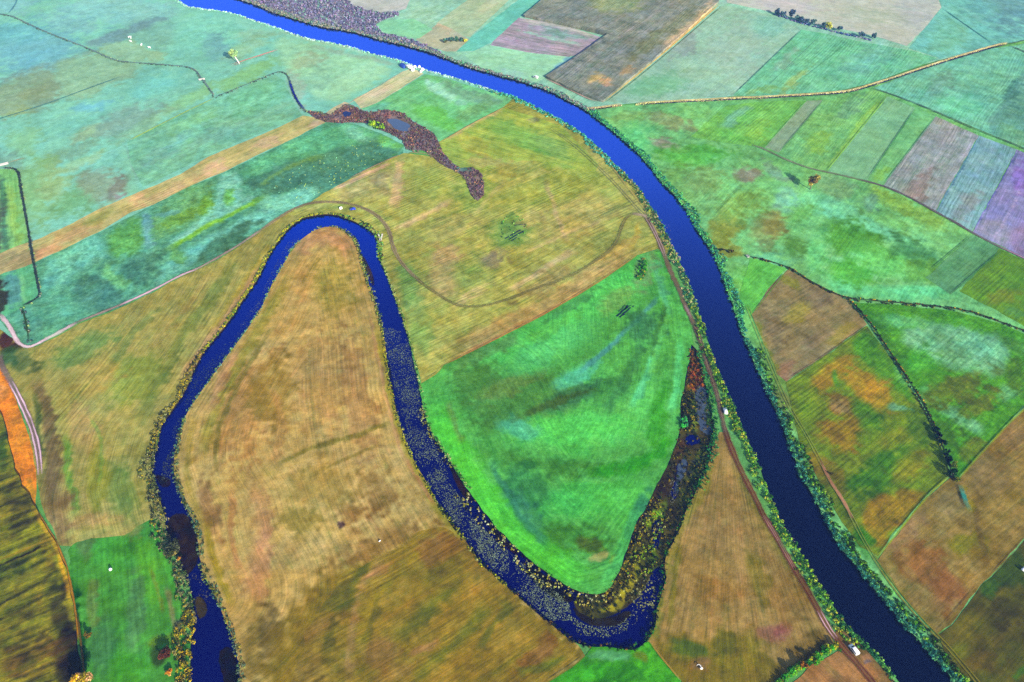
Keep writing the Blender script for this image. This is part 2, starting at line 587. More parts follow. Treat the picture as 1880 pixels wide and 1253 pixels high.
def build_field(i, f):
    z = 0.3 + 0.006 * i + f['tall']
    pw = wob(dens(f['poly'], 5).tolist(), f['edge'], 6.0, 50 + i)
    lo, hi = pw.min(0), pw.max(0)
    s = ((LAT_W > lo) & (LAT_W < hi)).all(1)
    pts = LAT_W[s]
    pts = pts[inpoly(pts, pw)]
    d = pts
    co, tr = tri_area(pw, d)
    zz = np.full(len(co), z)
    if f['tall']:
        zz += vnoise(co, 1.8, 61) * .07 + vnoise(co, 6, 62) * .12
    v3 = np.hstack([co, zz[:, None]])
    col, fl = paint(f, co), flowof(f, co)
    if f['tall']:          # the sides of a standing crop
        n0 = len(v3)
        m = len(pw)
        up = np.hstack([pw, np.full((m, 1), z + .1)])
        dn = np.hstack([pw, np.full((m, 1), 0.2)])
        v3 = np.vstack([v3, up, dn])
        ii = np.arange(m)
        jj = (ii + 1) % m
        tr = np.vstack([tr, np.stack([n0 + ii, n0 + m + ii, n0 + jj], -1), np.stack([n0 + jj, n0 + m + ii, n0 + m + jj], -1)])
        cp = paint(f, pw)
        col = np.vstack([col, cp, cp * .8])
        fl = np.vstack([fl, flowof(f, pw), flowof(f, pw)])
    par = np.tile(np.array(f['par'], np.float32), (len(v3), 1))
    o = mesh_np(f['name'], v3, tr, M_GROUND, {'Col': ('FLOAT_COLOR', col), 'flow': ('FLOAT_VECTOR', fl), 'par': ('FLOAT_VECTOR', par)})
    o['kind'] = f['kind']
    return o


# ------------------------------------------------------------------ the fields (colours as measured, 0-255; places in photograph pixels)
DW = ('d', 0, 460, 330, 312)       # grain of the western strips
# far north-western pasture
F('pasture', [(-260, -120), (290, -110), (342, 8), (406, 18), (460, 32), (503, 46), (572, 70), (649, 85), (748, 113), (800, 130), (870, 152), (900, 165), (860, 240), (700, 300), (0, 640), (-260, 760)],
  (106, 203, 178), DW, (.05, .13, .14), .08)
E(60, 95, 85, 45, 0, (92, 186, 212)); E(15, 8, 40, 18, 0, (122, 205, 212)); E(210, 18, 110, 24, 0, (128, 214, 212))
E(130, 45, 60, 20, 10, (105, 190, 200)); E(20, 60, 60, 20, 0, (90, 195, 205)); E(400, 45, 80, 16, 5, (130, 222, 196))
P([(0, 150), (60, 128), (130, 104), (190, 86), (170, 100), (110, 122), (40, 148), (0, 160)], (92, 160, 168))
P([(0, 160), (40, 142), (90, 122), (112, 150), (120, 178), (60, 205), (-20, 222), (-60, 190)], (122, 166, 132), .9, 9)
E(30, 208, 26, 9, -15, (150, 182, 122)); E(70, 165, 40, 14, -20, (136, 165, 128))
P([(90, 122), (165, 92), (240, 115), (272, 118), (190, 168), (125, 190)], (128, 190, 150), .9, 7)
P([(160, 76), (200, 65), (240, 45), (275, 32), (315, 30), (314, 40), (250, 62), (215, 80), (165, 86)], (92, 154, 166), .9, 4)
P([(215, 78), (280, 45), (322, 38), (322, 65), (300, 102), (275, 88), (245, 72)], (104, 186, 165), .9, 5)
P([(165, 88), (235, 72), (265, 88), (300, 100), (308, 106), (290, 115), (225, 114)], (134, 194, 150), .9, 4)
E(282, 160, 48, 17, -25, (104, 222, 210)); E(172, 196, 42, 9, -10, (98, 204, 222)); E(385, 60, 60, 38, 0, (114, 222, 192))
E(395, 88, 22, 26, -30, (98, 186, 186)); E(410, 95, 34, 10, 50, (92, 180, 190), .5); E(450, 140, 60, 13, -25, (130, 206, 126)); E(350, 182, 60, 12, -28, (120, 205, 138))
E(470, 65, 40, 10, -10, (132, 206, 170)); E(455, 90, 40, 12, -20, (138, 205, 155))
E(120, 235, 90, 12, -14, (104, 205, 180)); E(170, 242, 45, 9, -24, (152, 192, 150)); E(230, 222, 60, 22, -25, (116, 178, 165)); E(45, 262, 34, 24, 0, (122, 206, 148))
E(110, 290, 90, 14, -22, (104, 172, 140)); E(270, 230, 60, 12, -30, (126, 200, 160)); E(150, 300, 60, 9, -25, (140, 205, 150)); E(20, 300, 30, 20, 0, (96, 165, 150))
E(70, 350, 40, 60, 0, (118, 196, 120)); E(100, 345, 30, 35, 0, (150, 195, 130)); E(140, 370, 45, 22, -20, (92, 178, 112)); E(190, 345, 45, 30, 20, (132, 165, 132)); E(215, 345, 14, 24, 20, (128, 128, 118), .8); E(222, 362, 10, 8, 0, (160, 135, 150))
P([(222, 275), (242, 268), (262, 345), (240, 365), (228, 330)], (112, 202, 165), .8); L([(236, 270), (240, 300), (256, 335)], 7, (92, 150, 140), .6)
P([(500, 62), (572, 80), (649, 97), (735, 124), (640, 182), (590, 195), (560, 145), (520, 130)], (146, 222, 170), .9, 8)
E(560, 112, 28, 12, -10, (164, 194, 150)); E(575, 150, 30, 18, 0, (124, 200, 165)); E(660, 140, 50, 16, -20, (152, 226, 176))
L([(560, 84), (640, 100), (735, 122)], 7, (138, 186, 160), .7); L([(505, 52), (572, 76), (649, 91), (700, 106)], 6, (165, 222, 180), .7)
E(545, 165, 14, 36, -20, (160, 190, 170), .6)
# green parcel under the drain
F('meadow', [(234, 262), (330, 212), (395, 181), (450, 159), (505, 138), (522, 150), (540, 190), (556, 214), (480, 245), (430, 264), (330, 312), (262, 344), (240, 300)],
  (96, 188, 150), DW, (.14, .14, .1), .12)
E(350, 226, 45, 9, -26, (122, 215, 148)); E(470, 182, 50, 26, -20, (98, 200, 146)); E(300, 285, 50, 16, -25, (94, 172, 152)); E(390, 250, 60, 12, -26, (108, 190, 158)); E(330, 262, 30, 10, -25, (104, 198, 180)); E(500, 210, 40, 12, -25, (110, 196, 150))
# wet meadow of the middle west
F('wet_meadow', [(-260, 560), (-40, 545), (10, 503), (72, 479), (192, 423), (281, 377), (357, 339), (414, 316), (521, 264), (572, 238), (600, 226), (650, 228), (700, 246), (742, 268), (740, 288), (700, 301), (640, 331), (600, 353), (560, 379), (520, 394), (480, 424), (398, 478), (332, 508), (281, 537), (217, 567), (143, 595), (102, 618), (66, 636), (44, 640), (28, 622), (0, 590), (-260, 700)],
  (66, 158, 122), DW, (.12, .2, .55), .16)
P([(78, 492), (120, 462), (180, 426), (198, 480), (130, 502), (112, 532), (78, 530)], (94, 200, 172), .85, 7)
P([(198, 425), (255, 396), (268, 452), (222, 478), (200, 462)], (88, 176, 76), .7, 10)
P([(280, 380), (380, 330), (397, 345), (382, 400), (300, 442), (278, 430)], (84, 164, 92), .7, 10)
E(330, 400, 40, 12, -25, (108, 172, 70)); E(305, 392, 26, 6, -20, (84, 176, 172), .7)
L([(264, 388), (274, 425), (278, 458)], 15, (82, 166, 172), .9)
P([(260, 345), (281, 378), (285, 372), (300, 360)], (90, 170, 130), .5)
P([(400, 322), (430, 312), (445, 345), (436, 362), (472, 362), (440, 380), (390, 410), (330, 450), (300, 462), (330, 430), (385, 395), (402, 350)], (118, 214, 180), .9, 5)
E(420, 365, 11, 13, 0, (112, 208, 80)); E(380, 380, 14, 20, 20, (110, 180, 60))
P([(440, 330), (520, 280), (600, 262), (690, 240), (742, 268), (740, 288), (640, 331), (560, 376), (540, 350), (470, 362)], (68, 132, 108), .9, 6)
P([(430, 312), (520, 268), (600, 230), (660, 232), (700, 246), (690, 258), (600, 278), (520, 302), (450, 338)], (74, 178, 122), .9, 6)
E(655, 246, 30, 10, 15, (110, 205, 170)); E(715, 266, 24, 12, 25, (112, 214, 108)); L([(470, 348), (540, 300), (600, 285)], 7, (112, 165, 80), .6)
P([(468, 372), (540, 352), (585, 348), (588, 355), (540, 388), (500, 394), (480, 390)], (112, 212, 178), .9, 5)
P([(470, 385), (500, 392), (520, 396), (470, 428), (400, 450), (330, 500), (280, 535), (300, 480), (380, 440)], (92, 192, 170), .8, 6)
L([(300, 463), (340, 441), (400, 406), (450, 380), (488, 362)], 8, (120, 202, 66), .95)
P([(210, 492), (270, 455), (300, 480), (282, 516), (250, 522), (220, 506)], (66, 130, 108), .75, 9)
P([(130, 520), (180, 498), (232, 540), (230, 562), (160, 588), (140, 562)], (64, 130, 118), .75, 10)
L([(188, 488), (215, 516), (238, 530)], 20, (96, 186, 96), .6)
E(325, 470, 14, 10, 0, (100, 186, 90), .6)
P([(380, 452), (440, 418), (485, 398), (492, 408), (430, 450), (365, 490), (340, 500)], (66, 126, 98), .9, 5)
E(110, 590, 60, 22, -25, (76, 178, 140), .7); E(50, 600, 20, 30, 0, (72, 165, 140))
# strip fields on the western edge
F('strip_field', [(-260, 330), (5, 311), (35, 311), (42, 350), (54, 430), (62, 478), (40, 490), (0, 498), (-260, 560)], (108, 192, 112), ('d', 20, 320, 30, 480), (.16, .15, .05), .12)
L([(18, 330), (26, 400), (36, 470)], 14, (148, 210, 108), .8); L([(4, 320), (8, 400), (10, 470)], 10, (62, 130, 110), .8); E(50, 400, 5, 60, -8, (120, 190, 120)); E(-20, 400, 25, 90, 0, (90, 110, 110))
F('strip_field', [(-200, 520), (6, 503), (62, 484), (74, 545), (40, 566), (12, 580), (-200, 600)], (76, 176, 122), ('d', 20, 500, 30, 560), (.16, .15, .2), .12)
E(20, 530, 16, 34, 0, (74, 158, 168)); L([(38, 500), (45, 560)], 8, (120, 215, 150), .7); E(0, 560, 8, 60, 0, (60, 62, 70), .9)
# straw-coloured strips
F('stubble_strip', [(-260, 545), (-60, 495), (8, 463), (31, 453), (69, 440), (115, 420), (179, 387), (230, 364), (281, 343), (332, 321), (383, 289), (434, 267), (480, 249), (521, 230), (557, 213), (600, 219), (596, 227), (572, 238), (521, 264), (480, 282), (414, 315), (357, 339), (281, 377), (242, 390), (191, 422), (128, 453), (71, 479), (46, 491), (8, 502), (-260, 640)],
  (188, 176, 108), DW, (.26, .12, 0), .1)
E(395, 308, 24, 11, -25, (232, 182, 150)); E(130, 432, 55, 13, -25, (206, 158, 104)); E(20, 480, 38, 20, -10, (168, 148, 108)); E(88, 462, 28, 9, -25, (216, 146, 104)); E(252, 368, 16, 12, 0, (216, 164, 122)); E(490, 262, 30, 8, -26, (222, 180, 140)); E(320, 345, 50, 9, -25, (200, 165, 112)); E(580, 226, 16, 6, -20, (200, 170, 150)); E(180, 400, 30, 9, -25, (178, 180, 100))
F('stubble_strip', [(648, 184), (700, 158), (740, 132), (758, 126), (778, 136), (735, 164), (690, 192), (662, 200)], (214, 208, 158), ('d', 650, 190, 760, 130), (.22, .1, 0), .08)
E(690, 172, 30, 7, -30, (228, 204, 170))
F('stubble_strip', [(594, 212), (612, 198), (632, 188), (640, 190), (618, 205), (602, 216)], (206, 184, 144), ('d', 600, 210, 640, 190), (.2, .1, 0), .08)
# bright pasture between the reed bed and the river
F('pasture', [(662, 202), (700, 186), (738, 163), (780, 137), (812, 143), (878, 163), (940, 182), (930, 196), (860, 230), (808, 262), (796, 245), (762, 224), (735, 208), (700, 203)],
  (88, 198, 118), ('d', 670, 205, 790, 145), (.16, .14, .2), .12)
P([(775, 142), (800, 150), (850, 178), (830, 190), (808, 180), (780, 160)], (140, 222, 192), .9, 4)
P([(800, 145), (870, 165), (930, 185), (910, 200), (860, 190), (820, 165)], (88, 162, 124), .9, 5)
E(850, 188, 14, 8, 0, (120, 202, 176)); E(800, 215, 44, 16, 25, (92, 212, 82)); E(690, 200, 24, 6, -15, (96, 205, 160)); E(740, 190, 30, 10, -25, (98, 206, 130)); E(870, 205, 34, 10, -20, (100, 180, 100))
# broad olive meadow in the middle
F('hay_meadow', [(470, 430), (520, 394), (560, 378), (600, 353), (640, 331), (700, 301), (742, 282), (790, 288), (806, 262), (860, 230), (925, 197), (942, 182), (970, 192), (1018, 217), (1070, 248), (1110, 284), (1143, 318), (1177, 352), (1206, 396), (1219, 418), (1231, 446), (1225, 470), (1205, 462), (1170, 470), (1100, 520), (1000, 580), (900, 632), (816, 673), (800, 690), (775, 704), (756, 640), (700, 480), (690, 430), (620, 396)],
  (164, 164, 80), ('d', 760, 640, 1180, 420), (.3, .18, .0), .15)
P([(600, 358), (660, 324), (700, 308), (742, 318), (722, 362), (640, 372)], (180, 172, 98), .8, 10); E(745, 300, 40, 16, 10, (160, 172, 84))
L([(736, 288), (732, 340), (722, 388)], 15, (206, 166, 112), .9); L([(720, 425), (790, 394), (832, 362)], 9, (208, 172, 116), .8); E(700, 335, 22, 12, 20, (160, 150, 100))
L([(610, 350), (660, 325), (720, 298)], 7, (210, 160, 130), .8); E(800, 340, 40, 24, 0, (170, 186, 84)); L([(735, 470), (758, 560), (775, 650)], 34, (122, 166, 82), .85)
E(870, 350, 34, 40, 10, (140, 170, 78)); E(820, 470, 26, 20, 0, (196, 158, 104)); E(815, 510, 26, 40, -10, (186, 158, 96)); E(868, 545, 46, 9, -30, (200, 166, 106)); E(830, 420, 50, 20, -20, (176, 172, 92))
L([(822, 655), (900, 612), (1000, 560), (1100, 500), (1180, 445)], 30, (192, 148, 82), .85); L([(822, 668), (900, 628), (1000, 576), (1080, 528)], 9, (204, 130, 70), .8)
E(906, 474, 24, 14, -20, (136, 118, 96)); E(942, 422, 42, 28, -20, (108, 156, 76), .9); E(1060, 400, 80, 34, -20, (176, 164, 82)); E(1040, 300, 60, 20, 20, (136, 178, 74)); E(1000, 350, 90, 26, -15, (160, 172, 74))
L([(930, 540), (1000, 494), (1062, 458)], 11, (206, 170, 122), .75); L([(960, 465), (1040, 430), (1120, 400)], 7, (200, 172, 110), .6); E(1172, 430, 22, 24, 0, (156, 170, 90)); L([(1170, 405), (1168, 440), (1150, 462)], 10, (196, 172, 62), .8); E(1120, 440, 30, 16, -25, (150, 164, 84)); E(1130, 460, 40, 8, -30, (196, 160, 70))
E(1000, 520, 60, 14, -28, (168, 142, 78)); E(980, 400, 30, 14, -20, (186, 172, 92)); E(870, 510, 34, 30, 0, (140, 166, 80), .7); E(1120, 345, 24, 30, -40, (158, 176, 84)); L([(1075, 265), (1120, 320), (1165, 375), (1195, 405)], 16, (172, 170, 96), .7)
L([(1000, 330), (1015, 370), (1030, 420), (1045, 450)], 8, (206, 168, 120), .6); L([(870, 400), (900, 360), (930, 330)], 7, (190, 170, 100), .5); E(780, 600, 14, 60, -10, (130, 168, 84)); E(790, 570, 60, 20, -20, (150, 164, 82), .6)
L([(560, 385), (600, 378), (660, 385), (700, 405), (715, 440)], 18, (150, 170, 90), .7); P([(498, 432), (535, 398), (548, 402), (520, 428), (490, 475), (480, 470)], (104, 205, 112), .9, 5)
F('hay_meadow', [(806, 264), (860, 231), (925, 198), (970, 212), (1030, 232), (1060, 262), (1100, 305), (1090, 318), (1030, 300), (960, 296), (880, 318), (832, 312), (812, 290)],
  (152, 176, 70), ('d', 850, 215, 1040, 262), (.3, .14, 0), .12)
E(960, 252, 70, 16, 22, (126, 190, 84)); E(860, 262, 40, 14, 30, (180, 180, 70)); E(1020, 270, 40, 16, 30, (136, 182, 88)); L([(812, 262), (870, 228), (925, 202)], 7, (210, 190, 120), .8); E(840, 300, 16, 12, 0, (150, 180, 80)); E(980, 218, 10, 7, 20, (120, 120, 100), .7); E(900, 300, 50, 10, 5, (186, 176, 92))
# south-western meadow with mowing lines along the old arm
CURV_A = [(80, 900), (60, 760), (60, 680), (120, 640), (300, 540), (480, 430)]
F('hay_meadow', [(-200, 640), (0, 606), (26, 622), (46, 642), (66, 638), (102, 620), (143, 597), (217, 569), (281, 539), (332, 510), (398, 480), (484, 424), (525, 394), (556, 398), (524, 426), (505, 455), (477, 512), (441, 563), (393, 629), (345, 714), (314, 760), (293, 790), (280, 860), (284, 880), (296, 915), (306, 950), (300, 985), (230, 992), (140, 1004), (110, 1002), (80, 940), (68, 880), (52, 790), (25, 700), (-200, 690)],
  (160, 156, 82), ('c', [(530, 400), (440, 540), (345, 690), (275, 790), (255, 880), (275, 960), (290, 1010)]), (.25, .16, 0), .12)
E(160, 640, 70, 20, -25, (116, 160, 92)); E(240, 700, 60, 40, -40, (140, 165, 80)); L([(60, 690), (86, 740), (96, 800), (100, 870), (92, 940)], 24, (112, 94, 72), .85); L([(64, 720), (74, 790), (80, 850)], 12, (66, 90, 62), .7)
L([(120, 800), (128, 880), (140, 950)], 14, (100, 162, 70), .75); E(150, 780, 26, 40, 0, (180, 156, 98)); E(180, 700, 40, 30, -40, (182, 160, 80)); L([(490, 478), (440, 546), (400, 606), (362, 664), (330, 712)], 15, (190, 140, 98), .8); L([(500, 440), (470, 490), (420, 560), (385, 615)], 8, (176, 160, 60), .6)
L([(440, 470), (380, 560), (330, 630), (285, 710), (255, 790)], 22, (124, 142, 76), .8); L([(400, 490), (330, 580), (270, 650)], 12, (170, 150, 84), .6); L([(300, 560), (240, 620), (200, 680)], 12, (120, 150, 86), .6); E(225, 900, 30, 50, -10, (116, 150, 80)); E(180, 880, 20, 50, 0, (150, 158, 70)); E(165, 960, 60, 12, -8, (176, 150, 90)); E(260, 860, 16, 60, 0, (150, 150, 84)); E(110, 950, 22, 40, 0, (140, 110, 80), .7); E(40, 665, 26, 20, 20, (90, 120, 80)); L([(62, 660), (64, 690)], 12, (76, 100, 70), .6); L([(165, 760), (190, 820), (180, 900)], 6, (120, 165, 80), .6)
E(12, 632, 18, 16, 0, (74, 50, 50), .9); E(14, 655, 16, 14, 0, (60, 110, 84), .8); E(100, 905, 26, 60, 0, (128, 112, 84), .5)
# green meadow in the lower left
F('meadow', [(126, 1012), (140, 1000), (165, 992), (225, 986), (290, 948), (300, 985), (306, 1010), (318, 1045), (330, 1080), (345, 1110), (348, 1140), (346, 1180), (345, 1253), (345, 1440), (150, 1440), (150, 1253), (138, 1110)],
  (66, 148, 66), ('d', 200, 1000, 215, 1240), (.14, .22, .1), .14, edge=2.2)
E(205, 1015, 44, 34, 0, (66, 162, 64)); E(272, 1050, 20, 60, -10, (84, 176, 60)); E(185, 1190, 26, 50, 0, (62, 126, 82)); E(250, 1140, 18, 90, 0, (78, 140, 90)); L([(305, 1075), (318, 1130), (325, 1168)], 9, (128, 132, 88), .8); E(328, 1158, 7, 16, 10, (100, 96, 88)); E(300, 1172, 34, 12, -10, (96, 136, 56)); L([(136, 1060), (146, 1150), (158, 1253)], 12, (22, 78, 44), .85); E(170, 1110, 10, 50, 0, (106, 142, 80)); E(240, 1230, 40, 40, 0, (64, 160, 56)); L([(282, 960), (290, 1005), (310, 1050), (330, 1100)], 10, (76, 182, 70), .7); E(160, 1005, 20, 20, 0, (90, 132, 80)); E(290, 1205, 16, 20, 0, (46, 60, 44), .7); L([(275, 1040), (290, 1080), (300, 1130)], 7, (120, 140, 60), .6); E(230, 970, 40, 14, -10, (150, 142, 86), .6)
# orange stubble and dark standing crop, far left
F('ripe_field', [(-260, 620), (-60, 648), (0, 676), (12, 692), (25, 722), (40, 762), (54, 800), (64, 850), (67, 880), (66, 950), (40, 930), (-40, 860), (-260, 830)], (232, 140, 56), ('d', 5, 690, 50, 880), (.12, .4, .2), .16)
E(52, 905, 16, 22, 0, (196, 140, 26)); E(30, 800, 20, 40, 0, (226, 146, 66)); E(5, 720, 10, 20, 0, (220, 130, 70))
F('standing_crop', [(-260, 740), (-40, 750), (0, 758), (12, 785), (26, 848), (42, 896), (58, 915), (66, 935), (80, 960), (105, 1000), (124, 1048), (136, 1110), (144, 1180), (152, 1253), (158, 1440), (-260, 1440)],
  (126, 126, 24), ('d', 0, 1112, 108, 1066), (.32, .32, .2), .2, tall=1.5, kind='stuff')
E(46, 955, 22, 40, 0, (66, 72, 18), .8); E(110, 1110, 16, 90, -5, (52, 58, 12), .8); E(55, 1085, 38, 34, -20, (128, 126, 16)); E(76, 1106, 14, 8, -20, (180, 130, 16)); L([(-40, 1215), (60, 1182), (112, 1150)], 8, (150, 140, 10), .8); L([(-40, 1165), (50, 1120), (110, 1085)], 5, (30, 40, 8), .8); L([(-40, 1140), (40, 1095), (100, 1060)], 5, (26, 36, 8), .8)
E(130, 1215, 24, 60, 0, (30, 36, 8), .85); E(50, 1215, 70, 24, -20, (104, 84, 16)); E(10, 835, 12, 50, 0, (56, 96, 16)); E(25, 900, 30, 40, -20, (104, 112, 16)); L([(-40, 1062), (60, 1018), (106, 1000)], 4, (26, 24, 6), .9); L([(-40, 1052), (60, 1009), (104, 992)], 5, (170, 130, 14), .7); E(20, 1050, 40, 14, -20, (70, 86, 20)); L([(64, 932), (80, 962), (104, 1002), (122, 1050), (134, 1110)], 9, (196, 136, 10), .8); E(20, 790, 8, 20, 0, (60, 90, 20)); E(90, 1010, 16, 30, -20, (150, 112, 16), .6)
_r = random.Random(4)
for y0 in range(800, 1330, 8):          # crop rows
    c_ = _r.choice([(60, 70, 14), (140, 142, 24), (100, 108, 18), (150, 138, 18), (60, 72, 14), (100, 104, 20), (50, 58, 14)])
    x_ = _r.uniform(-40, 40)
    L([(x_, y0 - x_ * .44), (x_ + 55, y0 - (x_ + 55) * .44), (min(150, x_ + 120), y0 - min(150, x_ + 120) * .44)], _r.uniform(3.5, 7), c_, _r.uniform(.35, .7))
# brown tongue of land inside the old arm
CURV_B = [(401, 1106), (367, 1030), (357, 961), (334, 916), (319, 867), (324, 821), (345, 758), (398, 681), (464, 591), (513, 499), (551, 442), (592, 418), (628, 422), (654, 448), (679, 527), (703, 611), (717, 709), (748, 819), (794, 908), (840, 980)]
F('stubble_field', [(436, 1420), (436, 1253), (430, 1195), (400, 1112), (364, 1035), (354, 965), (330, 918), (316, 868), (321, 822), (342, 757), (396, 680), (462, 590), (511, 498), (550, 440), (592, 416), (630, 420), (656, 447), (681, 526), (705, 610), (719, 708), (750, 818), (796, 907), (850, 982), (906, 1052), (965, 1105), (1013, 1146), (1062, 1185), (1076, 1207), (1050, 1226), (1006, 1256), (960, 1420)],
  (180, 150, 84), ('c', CURV_B), (.19, .18, 0), .13)
L([(540, 470), (580, 436), (620, 434), (650, 470)], 26, (188, 134, 94), .8); E(560, 520, 26, 40, 30, (176, 140, 80)); E(450, 760, 50, 110, 20, (172, 124, 72)); L([(540, 500), (490, 580), (430, 680), (390, 760), (370, 850)], 20, (150, 146, 58), .7); L([(440, 640), (400, 700), (385, 760)], 14, (200, 140, 100), .6); E(610, 520, 40, 50, 0, (162, 146, 66)); E(580, 700, 70, 80, 0, (172, 134, 78), .7); E(660, 740, 26, 120, -10, (168, 124, 76), .7); E(500, 720, 40, 60, 20, (146, 122, 58))
L([(400, 880), (395, 800), (430, 720), (500, 600)], 9, (106, 110, 58), .6); L([(360, 760), (345, 830), (350, 900), (380, 980)], 14, (164, 140, 60), .7); L([(500, 862), (560, 826), (640, 806), (730, 770)], 9, (112, 108, 46), .7); L([(560, 880), (640, 840), (700, 815)], 7, (116, 104, 46), .6); L([(480, 880), (540, 850), (600, 830)], 8, (170, 140, 70), .5)
E(655, 948, 36, 22, 0, (120, 76, 40), .6, .8); E(690, 915, 44, 34, 0, (136, 94, 50), .55, .8); E(630, 965, 6, 9, 0, (50, 36, 60), .7); E(590, 900, 80, 40, 0, (156, 132, 64), .7); E(560, 960, 50, 30, 0, (142, 124, 52), .7); L([(500, 700), (520, 780), (500, 860)], 16, (176, 130, 76), .6)
L([(448, 1110), (466, 1040), (486, 960), (470, 880)], 30, (188, 130, 86), .65, .8); E(480, 1030, 14, 60, 6, (198, 136, 94), .6); E(385, 930, 16, 60, -16, (150, 108, 70)); L([(375, 950), (390, 1020), (410, 1070), (430, 1120)], 14, (142, 128, 36), .75); L([(430, 900), (425, 980), (440, 1050)], 12, (166, 112, 70), .7); E(470, 1200, 20, 60, 0, (130, 110, 56)); E(500, 1170, 24, 50, 0, (106, 92, 60))
P([(540, 1110), (620, 1040), (700, 1000), (820, 968), (960, 1095), (1062, 1186), (1076, 1207), (1006, 1253), (960, 1440), (480, 1440), (500, 1180)], (124, 104, 38), .9, 24)
E(700, 1000, 90, 22, -24, (140, 104, 60), .7)
L([(690, 560), (712, 680), (738, 790), (785, 900), (845, 985), (905, 1058), (960, 1108)], 22, (146, 140, 46), .85); L([(676, 560), (698, 680), (722, 780), (748, 860)], 6, (180, 130, 90), .7); L([(745, 840), (765, 880), (800, 930)], 6, (180, 110, 90), .6)
# lower right of the tongue: straight mowing lines
F('stubble_field', [(520, 1440), (560, 1160), (620, 1060), (700, 1015), (800, 968), (830, 975), (850, 1000), (905, 1062), (965, 1115), (1010, 1152), (1050, 1180), (1060, 1204), (1040, 1222), (1000, 1252), (955, 1440)],
  (136, 114, 46), ('d', 600, 1090, 800, 985), (.27, .2, 0), .13, edge=2.5)
E(570, 1240, 40, 60, 10, (126, 104, 54)); L([(712, 1012), (672, 1068), (652, 1110), (646, 1160), (640, 1260)], 14, (160, 120, 72), .7, .7); L([(692, 1005), (655, 1066), (640, 1100)], 15, (80, 98, 38), .6, .8); L([(660, 1190), (680, 1112), (720, 1062), (790, 1005)], 15, (144, 122, 22), .8); L([(700, 1090), (690, 1130), (670, 1190)], 12, (90, 92, 34), .6)
L([(724, 1180), (800, 1106), (850, 1062)], 24, (84, 104, 42), .6, .8); L([(756, 1260), (830, 1186), (905, 1112)], 22, (86, 106, 46), .6, .8); L([(870, 1200), (910, 1150), (940, 1110)], 16, (92, 104, 40), .7); L([(860, 1260), (920, 1230), (980, 1190)], 10, (130, 118, 20), .7); E(800, 1010, 40, 30, -30, (138, 96, 56)); E(820, 1060, 50, 24, -30, (124, 112, 34)); E(780, 1190, 30, 9, -30, (166, 118, 72)); E(990, 1200, 50, 14, -36, (138, 92, 54)); E(1010, 1170, 26, 12, -30, (120, 86, 46)); E(620, 1100, 50, 24, -30, (104, 104, 30)); E(590, 1150, 40, 16, -30, (138, 108, 58)); E(880, 1030, 30, 40, -40, (130, 106, 50)); E(700, 1200, 30, 30, 0, (142, 104, 58)); L([(940, 1240), (1000, 1222), (1046, 1205)], 14, (98, 112, 24), .7); E(720, 1240, 50, 14, -25, (150, 112, 58), .6); L([(850, 1100), (900, 1060)], 14, (150, 120, 50), .6)
E(605, 1190, 12, 50, 10, (80, 84, 40), .6); E(690, 1050, 30, 8, -30, (170, 120, 74), .6)
# bright green dome meadow
F('meadow', [(1206, 458), (1224, 468), (1246, 520), (1264, 585), (1274, 632), (1268, 658), (1264, 686), (1257, 722), (1250, 753), (1253, 773), (1249, 796), (1242, 819), (1231, 850), (1213, 883), (1201, 908), (1188, 936), (1173, 958), (1160, 989), (1152, 1015), (1144, 1043), (1126, 1078), (1103, 1097), (1075, 1094), (1042, 1081), (1004, 1056), (940, 1005), (900, 960), (842, 878), (805, 821), (780, 768), (770, 709), (800, 688), (816, 672), (900, 630), (1000, 579), (1100, 520), (1170, 470)],
  (64, 168, 72), ('c', [(850, 720), (900, 850), (960, 950), (1060, 1030), (1120, 1010), (1180, 900), (1225, 800), (1242, 680), (1225, 560), (1200, 470)]), (.17, .22, .38), .12)
P([(900, 640), (1000, 585), (1170, 475), (1205, 470), (1200, 520), (1100, 580), (960, 660), (900, 680)], (72, 206, 88), .8, 12); L([(830, 672), (920, 640), (960, 620)], 22, (84, 146, 84), .8)
P([(815, 682), (870, 664), (960, 690), (1060, 690), (1080, 720), (1040, 770), (950, 782), (905, 802), (850, 745)], (72, 132, 68), .75, 18); E(930, 712, 60, 16, -24, (100, 144, 76)); E(1010, 640, 80, 26, -28, (78, 206, 104)); E(1060, 690, 50, 14, -26, (74, 200, 150)); E(1050, 732, 70, 20, -22, (58, 122, 86)); E(1120, 715, 40, 18, -30, (66, 150, 76)); E(1060, 792, 120, 36, -5, (70, 212, 86)); E(960, 792, 44, 20, 20, (66, 182, 132)); E(1180, 740, 22, 40, 20, (80, 205, 90)); E(1010, 745, 60, 8, -20, (70, 96, 54), .6)
L([(905, 838), (960, 852), (1030, 862), (1080, 866), (1130, 864)], 28, (62, 132, 62), .65, .7); L([(1070, 868), (1130, 866), (1200, 845), (1236, 800)], 20, (40, 158, 40), .8); E(1070, 920, 90, 34, -8, (58, 196, 78)); E(960, 900, 40, 40, 0, (54, 140, 84)); E(950, 950, 26, 50, -30, (56, 138, 110)); E(1045, 990, 60, 20, -12, (60, 130, 58), .7, .7); E(1080, 1000, 20, 14, 0, (80, 108, 44)); E(1097, 1024, 16, 7, -18, (170, 166, 96)); E(1125, 1030, 5, 9, 20, (130, 160, 60)); E(1150, 920, 40, 50, 30, (66, 190, 72)); E(1170, 940, 10, 50, 25, (44, 132, 110), .7)
L([(786, 722), (828, 806), (888, 900), (956, 988), (1036, 1052), (1104, 1072)], 46, (74, 208, 66), .85); L([(820, 735), (836, 780), (852, 818)], 11, (104, 136, 78), .6, .8); L([(1110, 1080), (1135, 1030), (1150, 985), (1176, 930)], 22, (60, 186, 92), .7); L([(900, 840), (930, 900), (960, 960), (1010, 1010)], 12, (52, 134, 104), .7)
